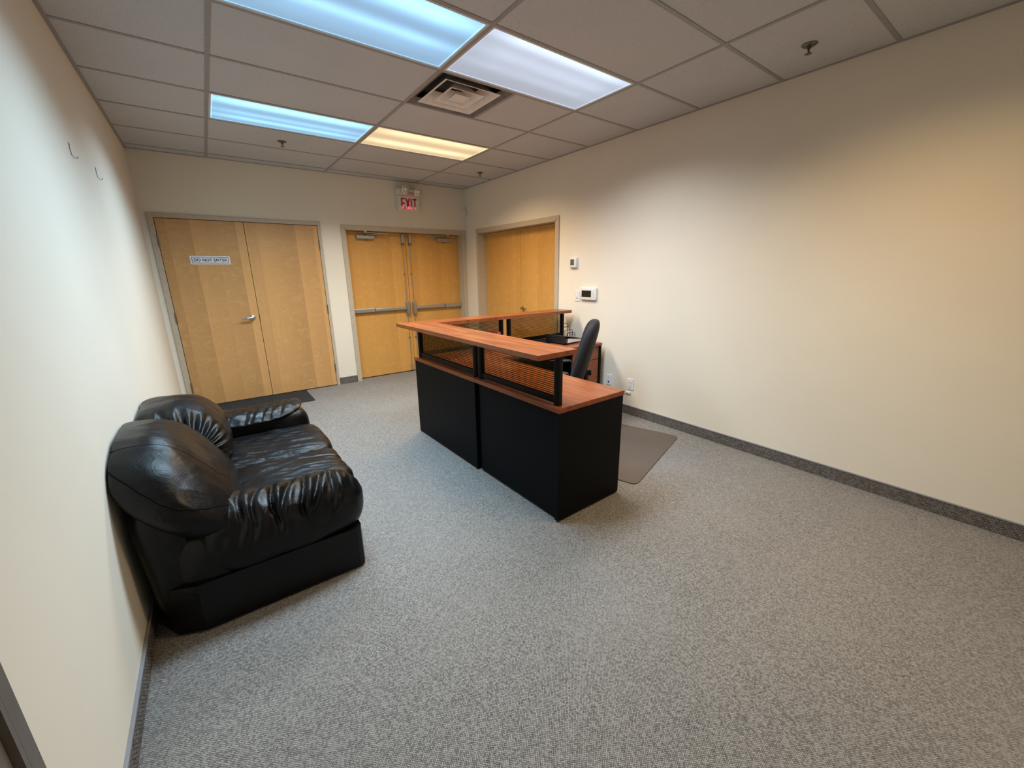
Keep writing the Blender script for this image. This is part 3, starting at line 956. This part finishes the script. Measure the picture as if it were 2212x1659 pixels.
def post(x, y, t, org):
    b = MB()
    b.rbox('xy', x - PW, x + PW, y - PW, y + PW, ZT1, ZC0, 0.011, 3)
    b.box(x - PW - 0.0015, x + PW + 0.0015, y - 0.004, y + 0.004, ZT1 + 0.001, ZC0 - 0.001)
    b.box(x - 0.028, x + 0.028, y - 0.028, y + 0.028, ZC0 - 0.006, ZC0)
    return b.build('post', M['blackmetal'], t, org)

def screen(axis, fixed, a0, a1, t, org):
    """smoked acrylic with horizontal ribs between two posts"""
    za, zb_ = ZT1 + 0.045, ZC0 - 0.004
    def bx(b, u0, u1, d0, d1, z0, z1):
        if axis == 'y': b.box(fixed + d0, fixed + d1, u0, u1, z0, z1)
        else: b.box(u0, u1, fixed + d0, fixed + d1, z0, z1)
    p = MB(); bx(p, a0, a1, -0.0005, 0.0005, za, zb_)
    pn = p.build('privacy_screen', M['screen'], t, org)
    rb = MB()
    z = za + 0.004
    while z < zb_ - 0.004:
        bx(rb, a0, a1, -0.0035, -0.0008, z, z + 0.0048)
        z += 0.0128
    rb.build('screen_ribs', M['rib'], pn, org)
    rl = MB(); bx(rl, a0, a1, -0.012, 0.012, ZT1 + 0.010, za + 0.004); rl.build('screen_rail', M['blackmetal'], t, org)

def foot(x, y, t, org):
    MB().lathe([(0.016, 0.0), (0.018, 0.006), (0.012, 0.014)], (x, y, 0.0), (0, 0, 1), 12).build('glide_foot', M['blackplastic'], t, org)

# near unit
org = (1.515, 1.60, 0)
u1 = thing('reception_desk', dworld(*org[:2]), 'nearest section of the cherry and black reception desk, end facing the camera', 'reception desk', 'reception desk sections', DA)
ys = 2.507
MB().box(1.51, 2.108, 1.595, ys - 0.001, ZT0, ZT1, 0.002).build('worktop', M['cherry_y'], u1, org)
MB().box(1.518, 2.102, 1.60, 1.628, 0.012, ZT0, 0.0015).build('end_panel', M['black'], u1, org)
MB().box(1.536, 1.556, 1.628, ys - 0.03, 0.012, ZT0).build('front_panel', M['black'], u1, org)
MB().box(1.545, 2.102, ys - 0.032, ys - 0.004, 0.012, ZT0, 0.0015).build('inner_panel', M['black'], u1, org)
for (x, y) in ((1.60, 1.65), (2.03, 1.65), (1.58, ys - 0.02), (1.93, ys - 0.02)): foot(x, y, u1, org)
post(1.557, 1.655, u1, org); post(1.557, 2.471, u1, org)
screen('y', 1.557, 1.675, 2.452, u1, org)
MB().box(1.378, 1.682, 1.628, 2.571, ZC0, ZC1, 0.002).build('counter', M['cherry_y'], u1, org)

# corner unit
org = (1.515, 3.565, 0)
u2 = thing('reception_desk', dworld(*org[:2]), 'corner section of the reception desk, seen left with its counter pointing at the exit doors', 'reception desk', 'reception desk sections', DA)
xc = 2.548
MB().prism([(1.51, ys + 0.001), (2.108, ys + 0.001), (2.108, 2.97), (xc - 0.001, 2.97), (xc - 0.001, 3.57), (1.51, 3.57)], ZT0, ZT1).build('worktop', M['cherry_y'], u2, org)
MB().box(1.515, 1.540, ys + 0.004, 3.565, 0.012, ZT0, 0.0015).build('front_panel', M['black'], u2, org)
MB().box(1.540, xc - 0.004, 3.540, 3.565, 0.012, ZT0, 0.0015).build('back_panel', M['black'], u2, org)
MB().box(1.540, 2.10, ys + 0.004, ys + 0.030, 0.012, ZT0, 0.0015).build('side_panel', M['black'], u2, org)
for (x, y) in ((1.53, 2.53), (1.53, 3.55), (1.93, 2.53), (2.5, 3.55)): foot(x, y, u2, org)
post(1.557, 2.543, u2, org); post(1.557, 3.505, u2, org); post(2.498, 3.515, u2, org)
screen('y', 1.557, 2.563, 3.485, u2, org)
screen('x', 3.515, 1.578, 2.478, u2, org)
MB().prism([(1.378, 2.573), (1.682, 2.573), (1.682, 3.385), (2.559, 3.385), (2.559, 3.612), (1.378, 3.612)], ZC0, ZC1).build('counter', M['cherry_y'], u2, org)

# far unit
org = (3.0, 3.565, 0)
u3 = thing('reception_desk', dworld(*org[:2]), 'far section of the reception desk against the right wall, with the binder on it', 'reception desk', 'reception desk sections', DA)
xe = 3.432
MB().box(xc + 0.001, xe, 2.905, 3.57, ZT0, ZT1, 0.002).build('worktop', M['cherry_x'], u3, org)
MB().box(xc + 0.004, xe - 0.028, 3.540, 3.565, 0.012, ZT0, 0.0015).build('back_panel', M['black'], u3, org)
MB().box(xe - 0.030, xe - 0.002, 2.912, 3.565, 0.012, ZT0, 0.0015).build('end_panel', M['black'], u3, org)
MB().box(xc + 0.004, xc + 0.03, 3.2, 3.54, 0.012, ZT0, 0.0015).build('side_panel', M['black'], u3, org)
for (x, y) in ((xe - 0.016, 2.94), (xe - 0.016, 3.54), (xc + 0.016, 3.52), (xc + 0.016, 3.25)): foot(x, y, u3, org)
post(2.600, 3.515, u3, org); post(3.405, 3.515, u3, org)
screen('x', 3.515, 2.621, 3.385, u3, org)
MB().box(2.561, 3.435, 3.385, 3.612, ZC0, ZC1, 0.002).build('counter', M['cherry_x'], u3, org)
# drawer pedestal under the far unit
po = (3.19, 2.93, 0)
pd = thing('drawer_pedestal', dworld(*po[:2]), 'cherry fronted two drawer pedestal under the far desk section', 'drawer unit', None, DA)
MB().box(2.99, xe - 0.034, 2.945, 3.52, 0.012, ZT0 - 0.004, 0.001).build('body', M['black'], pd, po)
dr = MB().box(2.992, xe - 0.036, 2.922, 2.944, 0.578, ZT0 - 0.008, 0.0015).build('drawer', M['cherry_d'], pd, po)
MB().lathe([(0.008, 0), (0.007, 0.005)], (xe - 0.065, 2.922, 0.700), (0, -1, 0), 12).build('lock', M['slot'], dr, po)
MB().box(2.992, xe - 0.036, 2.922, 2.944, 0.03, 0.571, 0.0015).build('drawer', M['cherry_d'], pd, po)

# ------------------------------------------------------------------ things on the far desk
def place(name, lx, ly, z, rz, label, cat, group=None):
    return thing(name, dworld(lx, ly, z), label, cat, group, DA + rz)
t = place('paper_tray', 2.95, 3.36, ZT1, 0.0, 'flat black tray under the binder on the far desk', 'tray')
b = MB().box(-0.19, 0.13, -0.09, 0.13, 0.0, 0.004)
for (x0, x1, y0, y1) in ((-0.19, 0.13, -0.09, -0.086), (-0.19, 0.13, 0.126, 0.13), (-0.19, -0.186, -0.09, 0.13), (0.126, 0.13, -0.09, 0.13)):
    b.box(x0, x1, y0, y1, 0.0, 0.012)
b.build('tray_body', M['blackplastic'], t)

t = place('ring_binder', 3.15, 3.215, ZT1 + 0.0125, math.radians(4), 'closed thick black ring binder with white pages lying on the far desk', 'binder')
bl, bw, bh = 0.145, 0.15, 0.082     # half length (y), half width (x), spine height
MB().box(-bw, bw, -bl, bl, 0.0, 0.003).build('bottom_cover', M['blackplastic'], t)
MB().box(-bw - 0.003, -bw, -bl, bl, 0.0, bh, 0.001).build('spine', M['blackplastic'], t)
MB().prism([(-bw, bh - 0.003), (-bw, bh), (bw, 0.030), (bw, 0.027)], -bl, bl, 'y').build('top_cover', M['blackplastic'], t)
MB().prism([(-bw + 0.06, 0.004), (bw - 0.012, 0.004), (bw - 0.012, 0.026), (-bw + 0.06, 0.050)], -bl + 0.006, bl - 0.006, 'y').build('pages', M['paper'], t)
for yy in (-0.1, 0.0, 0.1):
    MB().tube([(-bw + 0.03, yy, 0.006), (-bw + 0.025, yy, 0.035), (-bw + 0.05, yy, 0.052), (-bw + 0.08, yy, 0.04), (-bw + 0.085, yy, 0.006)], 0.002, 6).build('ring', M['steel'], t)

t = place('file_sorter', 3.375, 3.38, ZT1, 0.0, 'black wire file sorter with stepped loops at the right end of the far desk', 'file sorter')
for i, hh in enumerate((0.17, 0.135, 0.10, 0.07)):
    yy = 0.055 - i * 0.038
    xo = i * 0.004
    MB().tube([(-0.075 + xo, yy, 0.003), (-0.075 + xo, yy, hh - 0.012), (-0.068 + xo, yy, hh), (0.036 + xo, yy, hh), (0.043 + xo, yy, hh - 0.012), (0.043 + xo, yy, 0.003)], 0.0032, 6).build('wire_loop', M['blackmetal'], t)
    MB().tube([(-0.06 + xo, yy - 0.012, 0.003), (-0.06 + xo, yy - 0.012, hh * 0.72), (0.03 + xo, yy - 0.012, hh * 0.72), (0.03 + xo, yy - 0.012, 0.003)], 0.0028, 6).build('wire_loop', M['blackmetal'], t)
b = MB()
for xx in (-0.07, 0.0, 0.05):
    b.tube([(xx, -0.085, 0.003), (xx, 0.062, 0.003)], 0.003, 6)
b.build('base_wire', M['blackmetal'], t)

t = place('small_box', 2.315, 3.36, ZT1, 0.0, 'small dark red box with pale print standing behind the counter', 'box')
MB().box(-0.045, 0.045, -0.03, 0.03, 0.0, 0.183, 0.002).build('carton', M['red'], t)
b = MB()
for (x0, x1, z0_, z1_) in ((-0.038, -0.030, 0.168, 0.188), (-0.024, -0.008, 0.172, 0.176), (0.0, 0.006, 0.168, 0.188), (0.012, 0.016, 0.168, 0.188), (0.012, 0.026, 0.184, 0.188), (0.032, 0.038, 0.168, 0.188)):
    b.box(x0, x1, -0.0306, -0.03, z0_ - 0.012, z1_ - 0.012)
b.build('print', M['pink'], t)

# ------------------------------------------------------------------ soft shapes
def puff_pts(n, e):
    """verts on a rounded box (superellipsoid of exponent e), cube-sphere layout"""
    key, vs_, fs = {}, [], []
    lin = np.tan(np.linspace(-PI / 4, PI / 4, n + 1))
    for ax in range(3):
        for s in (-1, 1):
            idx = np.zeros((n + 1, n + 1), int)
            for i in range(n + 1):
                for j in range(n + 1):
                    p = [0, 0, 0]
                    p[ax] = s
                    p[(ax + 1) % 3] = lin[i]
                    p[(ax + 2) % 3] = lin[j]
                    k_ = (round(p[0], 6), round(p[1], 6), round(p[2], 6))
                    if k_ not in key:
                        key[k_] = len(vs_)
                        vs_.append(p)
                    idx[i, j] = key[k_]
            for i in range(n):
                for j in range(n):
                    q = (idx[i, j], idx[i + 1, j], idx[i + 1, j + 1], idx[i, j + 1])
                    fs.append(tuple(int(x) for x in (q if s > 0 else q[::-1])))
    P = np.array(vs_, float)
    ex_ = np.array(e if isinstance(e, (list, tuple)) else [e] * 3, float)
    m = np.ones(len(P))
    # radial solve of sum |p*t|^e = 1
    t = 1.0 / np.max(np.abs(P), axis=1)
    lo, hi = t * 0.3, t * 1.0001
    for _ in range(40):
        md = (lo + hi) / 2
        v = np.sum(np.abs(P * md[:, None]) ** ex_, axis=1)
        hi = np.where(v > 1, md, hi)
        lo = np.where(v > 1, lo, md)
    return P * ((lo + hi) / 2)[:, None], fs

def puff(name, c, h, e, n, mat, parent, org, fn=None, wr=None):
    U, fs = puff_pts(n, e)
    P = U * np.array(h) + np.array(c)
    if fn is not None:
        P = fn(U, P)
    me = bpy.data.meshes.new(name)
    me.from_pydata([tuple(p) for p in P], [], fs)
    if wr is not None:
        nr = np.zeros(len(P) * 3)
        me.vertices.foreach_get('normal', nr) if False else None
        me.update()
        N = np.array([v.normal[:] for v in me.vertices])
        P = P + N * wr(U, P)[:, None]
    P = P - np.array(org)
    me.vertices.foreach_set('co', P.ravel())
    me.update()
    me.polygons.foreach_set('use_smooth', [True] * len(me.polygons))
    me.materials.append(mat)
    o = bpy.data.objects.new(name, me)
    col.objects.link(o)
    o.parent = parent
    return o

def nz(P, s, off=0.0):
    return np.array([mnoise.noise(Vector((p[0] * s + off, p[1] * s + 2 * off, p[2] * s - off))) for p in P])

def ridged(P, sx, sy, sz, off=0.0):
    Q = np.stack([P[:, 0] * sx, P[:, 1] * sy, P[:, 2] * sz], 1)
    return 1.0 - 2.0 * np.abs(nz(Q, 1.0, off))

# ------------------------------------------------------------------ sofa
org = (0.0, 2.75, 0)
sf = thing('sofa', org, 'overstuffed black leather two-seat sofa against the left wall', 'sofa')
SYN, SYF = 1.95, 3.56
# plinth with chamfered rear corners
def ring_pts(x0, x1, y0, y1, ch, rf):
    return [(x0, y0 + ch), (x0 + 0.4 * ch, y0 + 0.25 * ch), (x0 + ch, y0), (x1 - rf, y0), (x1 - 0.3 * rf, y0 + 0.3 * rf), (x1, y0 + rf), (x1, y1 - rf), (x1 - 0.3 * rf, y1 - 0.3 * rf), (x1 - rf, y1), (x0 + ch, y1), (x0 + 0.4 * ch, y1 - 0.25 * ch), (x0, y1 - ch)]
b = MB(); b.prism(ring_pts(-0.415, 0.452, SYN + 0.005, SYF - 0.005, 0.17, 0.03), 0.012, 0.24); b.build('base', M['leather'], sf, org)
for (x, y) in ((0.40, 2.0), (0.40, 3.5), (-0.2, 2.0), (-0.2, 3.5)):
    MB().box(x - 0.02, x + 0.02, y - 0.02, y + 0.02, 0.0, 0.014).build('foot', M['blackplastic'], sf, org)
# back frame
def fn_back(U, P):
    P = P.copy()
    P[:, 0] -= 0.02 * U[:, 2]
    return P
puff('back_frame', (-0.31, 2.755, 0.33), (0.105, 0.76, 0.30), (6, 9, 6), 24, M['leather'], sf, org, fn_back)

# arms: body of the arm bulges over the base, gathered in pleats along the top
def arm_wr(sgn, y_mid):
    px = [(-0.04, 0.016), (0.035, 0.02), (0.10, 0.03), (0.165, 0.026), (0.225, 0.034), (0.29, 0.026), (0.35, 0.02)]
    def wr(U, P):
        d = np.zeros(len(P))
        top = np.clip((U[:, 2] + 0.05) / 0.5, 0, 1)
        out = np.clip(1.25 - np.abs(P[:, 1] - y_mid + sgn * 0.06) / 0.13, 0, 1)
        for i, (x_, a) in enumerate(px):
            skew = x_ + 0.35 * (P[:, 1] - y_mid) * (1 if i % 2 else 0.45) + 0.012 * np.sin(P[:, 2] * 30 + i)
            g = np.exp(-np.abs((P[:, 0] - skew) / 0.0085) ** 1.4)
            d -= a * g * top * out
            g2 = np.exp(-((P[:, 0] - skew - 0.030) / 0.018) ** 2)
            d += a * 0.6 * g2 * top * out
        d += 0.007 * ridged(P, 20, 9, 11, 3.1) * top * (0.35 + out)
        d += 0.010 * nz(P, 6.0, 1.7)
        return d
    return wr
def fn_arm(sgn):
    def f_(U, P):
        P = P.copy()
        # the top sinks towards the back a little less than at the front; rear end tucks in
        P[:, 2] += (0.085 * np.clip(-U[:, 0] - 0.1, 0, 1) ** 1.5 + 0.03 * np.clip(U[:, 0] - 0.45, 0, 1)) * np.clip(U[:, 2] + 0.2, 0, 1)
        bul = 1.0 + 0.05 * np.cos(U[:, 2] * PI / 2)
        P[:, 1] = (P[:, 1]) + sgn * 0.0 * bul
        return P
    return f_
a1_ = puff('arm', (0.130, 2.105, 0.340), (0.372, 0.165, 0.178), (4.6, 2.4, 2.3), 84, M['leather'], sf, org, fn_arm(-1), arm_wr(1, 2.095))
# side panel of the near arm running back under the cushion
puff('side_panel', (-0.09, 2.065, 0.23), (0.29, 0.098, 0.215), (5, 4, 5), 26, M['leather'], sf, org, lambda U, P: P + np.stack([np.zeros(len(P)), 0.10 * np.clip(-U[:, 0] - 0.3, 0, 1) ** 1.5, np.zeros(len(P))], 1))
puff('side_panel', (-0.10, 3.44, 0.28), (0.29, 0.11, 0.26), (5, 4, 5), 20, M['leather'], sf, org)
a2_ = puff('arm', (0.130, 3.375, 0.370), (0.345, 0.135, 0.180), (6, 4, 4), 40, M['leather'], sf, org, None, lambda U, P: 0.006 * nz(P, 7, 2.0))
def pad_wr(U, P):
    top = np.clip(U[:, 2] + 0.3, 0, 1)
    d = (0.005 * ridged(P, 15, 9, 6, 5.5) + 0.003 * ridged(P, 36, 18, 10, 8.5)) * top
    for x_ in (0.02, 0.12, 0.16, 0.22, 0.27, 0.33):
        d = d - 0.008 * np.exp(-((P[:, 0] - x_ - 0.4 * (P[:, 1] - 3.38)) / 0.010) ** 2) * top
    return d
def pad_fn(U, P):
    P = P.copy()
    P[:, 2] += 0.10 * np.clip(-U[:, 0] - 0.3, 0, 1) ** 1.4 + 0.010 * np.clip(U[:, 0] - 0.4, 0, 1)
    P[:, 2] -= 0.022 * np.clip(-U[:, 1], 0, 1) ** 2 * (1 + 0.9 * (1 - U[:, 0] ** 2))
    P[:, 1] += 0.05 * np.clip(U[:, 0], 0, 1) ** 2 - 0.02 * (1 - U[:, 0] ** 2)
    return P
pd_ = puff('arm_pad', (0.105, 3.375, 0.553), (0.340, 0.150, 0.020), (4.5, 3.4, 2.0), 52, M['leather'], a2_, org, pad_fn, pad_wr)

# seat cushions
def seat_wr(off):
    def wr(U, P):
        top = np.clip(U[:, 2], 0, 1)
        Q = P.copy()
        Q[:, 1] = P[:, 1] + 0.28 * P[:, 0]
        d = 0.0075 * np.clip(ridged(Q, 2.2, 24, 4, off) - 0.35, 0, 1) * top
        d += 0.004 * ridged(P, 7, 16, 5, off + 4) * top
        d += 0.012 * nz(P, 4.0, off)
        return d
    return wr
puff('seat_cushion', (0.155, 2.425, 0.335), (0.350, 0.235, 0.118), (8, 9, 5), 56, M['leather'], sf, org, None, seat_wr(1.0))
puff('seat_cushion', (0.155, 2.940, 0.332), (0.352, 0.282, 0.116), (8, 9, 5), 56, M['leather'], sf, org, None, seat_wr(6.0))

# back cushions: fat at the shoulder, leaning back to the wall, tapering down to the seat
def cush_fn(lean, sh):
    def f_(U, P):
        P = P.copy()
        # lean: upper part goes back, lower part comes forward
        P[:, 0] += -lean * U[:, 2]
        # rounded shoulders
        P[:, 2] -= sh * np.abs(U[:, 1]) ** 2.6 * np.clip(U[:, 2] + 0.4, 0, 1)
        # thinner at the bottom
        P[:, 0] = np.where(U[:, 2] < 0, P[:, 0] - 0.05 * U[:, 2] ** 2 * U[:, 0], P[:, 0])
        P[:, 0] = np.maximum(P[:, 0], XL + 0.012)
        return P
    return f_
def cush_wr(off, y_in):
    def wr(U, P):
        d = 0.010 * nz(P, 4.5, off) - 0.004
        Q = P.copy()
        Q[:, 0] = P[:, 0] + 0.5 * P[:, 1]
        d += 0.0025 * ridged(Q, 6, 15, 9, off + 2)
        # gathered edge where two cushions meet
        near = np.exp(-((P[:, 1] - y_in) / 0.075) ** 2)
        th = np.arctan2(P[:, 2] - 0.58, P[:, 0] + 0.2)
        w_ = np.sin(th * 19 + off + 6 * P[:, 1])
        d += 0.015 * near * (np.abs(w_) ** 0.6 * np.sign(w_)) * np.clip(U[:, 2] + 0.6, 0, 1)
        return d
    return wr
QN = (-0.235, 2.3834, 0.5991, 0.1597, 0.4534, 0.2591, 0.1394, 0.1094)
QF = (-0.2353, 3.04, 0.615, 0.20, 0.3672, 0.2081, 0.0719, 0.0812)
c1_ = puff('back_cushion', QN[0:3], QN[3:6], (2.9, 3.6, 2.7), 64, M['leather'], sf, org, cush_fn(*QN[6:]), cush_wr(2.0, 99.0))
c2_ = puff('back_cushion', QF[0:3], QF[3:6], (2.9, 3.6, 2.7), 64, M['leather'], sf, org, cush_fn(*QF[6:]), cush_wr(5.0, 2.74))

def seam(obj_, q, e, tu, name, rad=0.0035):
    """piping laid over a cushion where it is cut by a plane across its length"""
    bv = BVHTree.FromPolygons([v.co[:] for v in obj_.data.vertices], [tuple(p.vertices) for p in obj_.data.polygons])
    pts = []
    for th_d in np.linspace(tu[0][0], tu[-1][0], 44):
        th = math.radians(th_d)
        d_ = np.array([math.cos(th), 0, math.sin(th)])
        uu = float(np.interp(th_d, [a for a, _ in tu], [b_ for _, b_ in tu]))
        rest = max(1e-4, 1 - abs(uu) ** e[1])
        lo, hi = 0.0, 1.2
        for _ in range(30):
            md = (lo + hi) / 2
            if abs(md * d_[0]) ** e[0] + abs(md * d_[2]) ** e[2] > rest: hi = md
            else: lo = md
        U = np.array([[lo * d_[0], uu, lo * d_[2]]])
        P = cush_fn(*q[6:])(U, U * np.array(q[3:6]) + np.array(q[0:3]))[0]
        loc, nn, _, _ = bv.find_nearest(Vector(P) - Vector(org))
        pts.append(tuple(loc + Vector(org) - nn * rad * 0.45))
    MB().tube(pts, rad, 6).build(name, M['piping'], obj_, org, smooth=True)
EE = (2.9, 3.6, 2.7)
seam(c1_, QN, EE, [(-30, -0.58), (-12, -0.80), (5, -0.92), (25, -0.965), (50, -0.975), (75, -0.945), (95, -0.87), (112, -0.74), (128, -0.55)], 'piping', 0.0045)
seam(c1_, QN, EE, [(-5, -0.36), (10, -0.42), (90, -0.44), (125, -0.46)], 'seam', 0.002)

# ------------------------------------------------------------------ office chair
CY = math.radians(133 - 90)      # local +y is the way the sitter faces
ch = thing('office_chair', (2.535, 2.70, 0.007), 'black office chair with tall padded back behind the reception desk', 'chair', None, CY)
o0 = (0, 0, 0)
def fn_seat(U, P):
    P = P.copy()
    P[:, 2] -= 0.03 * np.clip(U[:, 1], 0, 1) ** 2
    return P
puff('seat', (0, 0.02, 0.465), (0.245, 0.235, 0.045), (4, 4, 2.6), 20, M['fabric'], ch, o0, fn_seat)
def fn_cb(U, P):
    P = P.copy()
    z = U[:, 2]
    wid = 1.0 - 0.16 * np.clip(z, 0, 1) ** 2 - 0.10 * np.clip(-z, 0, 1) ** 2
    P[:, 0] *= wid
    P[:, 1] += -0.088 * z + 0.004 * z ** 2 + 0.045 * U[:, 0] ** 2
    return P
bk = puff('backrest', (0, -0.245, 0.77), (0.235, 0.058, 0.32), (3.6, 2.8, 5.5), 28, M['fabric'], ch, o0, fn_cb)
MB().box(-0.032, 0.032, -0.27, -0.245, 0.46, 0.72, 0.008).tube([(0, -0.08, 0.425), (0, -0.21, 0.425), (0, -0.258, 0.47), (0, -0.262, 0.60)], 0.024, 10).build('back_bracket', M['blackplastic'], ch, smooth=True)
MB().lathe([(0.022, 0), (0.026, 0.01), (0.026, 0.035), (0.018, 0.04)], (0, -0.27, 0.60), (0, -1, 0), 14).build('tension_knob', M['blackplastic'], ch, smooth=True)
MB().box(-0.075, 0.075, -0.11, 0.09, 0.395, 0.422, 0.01).build('mechanism', M['blackplastic'], ch)
for s in (-1, 1):
    ar = MB().tube([(s * 0.10, 0.0, 0.41), (s * 0.245, 0.0, 0.415), (s * 0.272, -0.01, 0.47), (s * 0.272, -0.01, 0.635)], 0.016, 10).build('armrest', M['blackplastic'], ch, smooth=True)
    puff('arm_pad', (s * 0.270, 0.015, 0.648), (0.042, 0.125, 0.017), (3, 4, 2.6), 12, M['blackplastic'], ar, o0)
MB().lathe([(0.030, 0.10), (0.030, 0.26), (0.018, 0.262), (0.018, 0.40)], n=16).build('gas_column', M['blackmetal'], ch, smooth=True)
for i in range(5):
    a = i * 2 * PI / 5 + 0.3
    c_, s_ = math.cos(a), math.sin(a)
    MB().tube([(0.02 * c_, 0.02 * s_, 0.115), (0.18 * c_, 0.18 * s_, 0.095), (0.29 * c_, 0.29 * s_, 0.072)], [0.026, 0.02, 0.014], 8).build('base_leg', M['blackplastic'], ch, smooth=True)
    cs = MB().tube([(0.285 * c_ - 0.022 * s_, 0.285 * s_ + 0.022 * c_, 0.0265), (0.285 * c_ - 0.006 * s_, 0.285 * s_ + 0.006 * c_, 0.0265)], 0.026, 14)
    cs.tube([(0.285 * c_ + 0.022 * s_, 0.285 * s_ - 0.022 * c_, 0.0265), (0.285 * c_ + 0.006 * s_, 0.285 * s_ - 0.006 * c_, 0.0265)], 0.026, 14)
    cs.tube([(0.285 * c_, 0.285 * s_, 0.03), (0.285 * c_, 0.285 * s_, 0.075)], 0.008, 8)
    cs.build('caster', M['blackplastic'], ch, smooth=True)
MB().lathe([(0.034, 0.085), (0.036, 0.12), (0.030, 0.13)], n=16).build('base_hub', M['blackplastic'], ch, smooth=True)
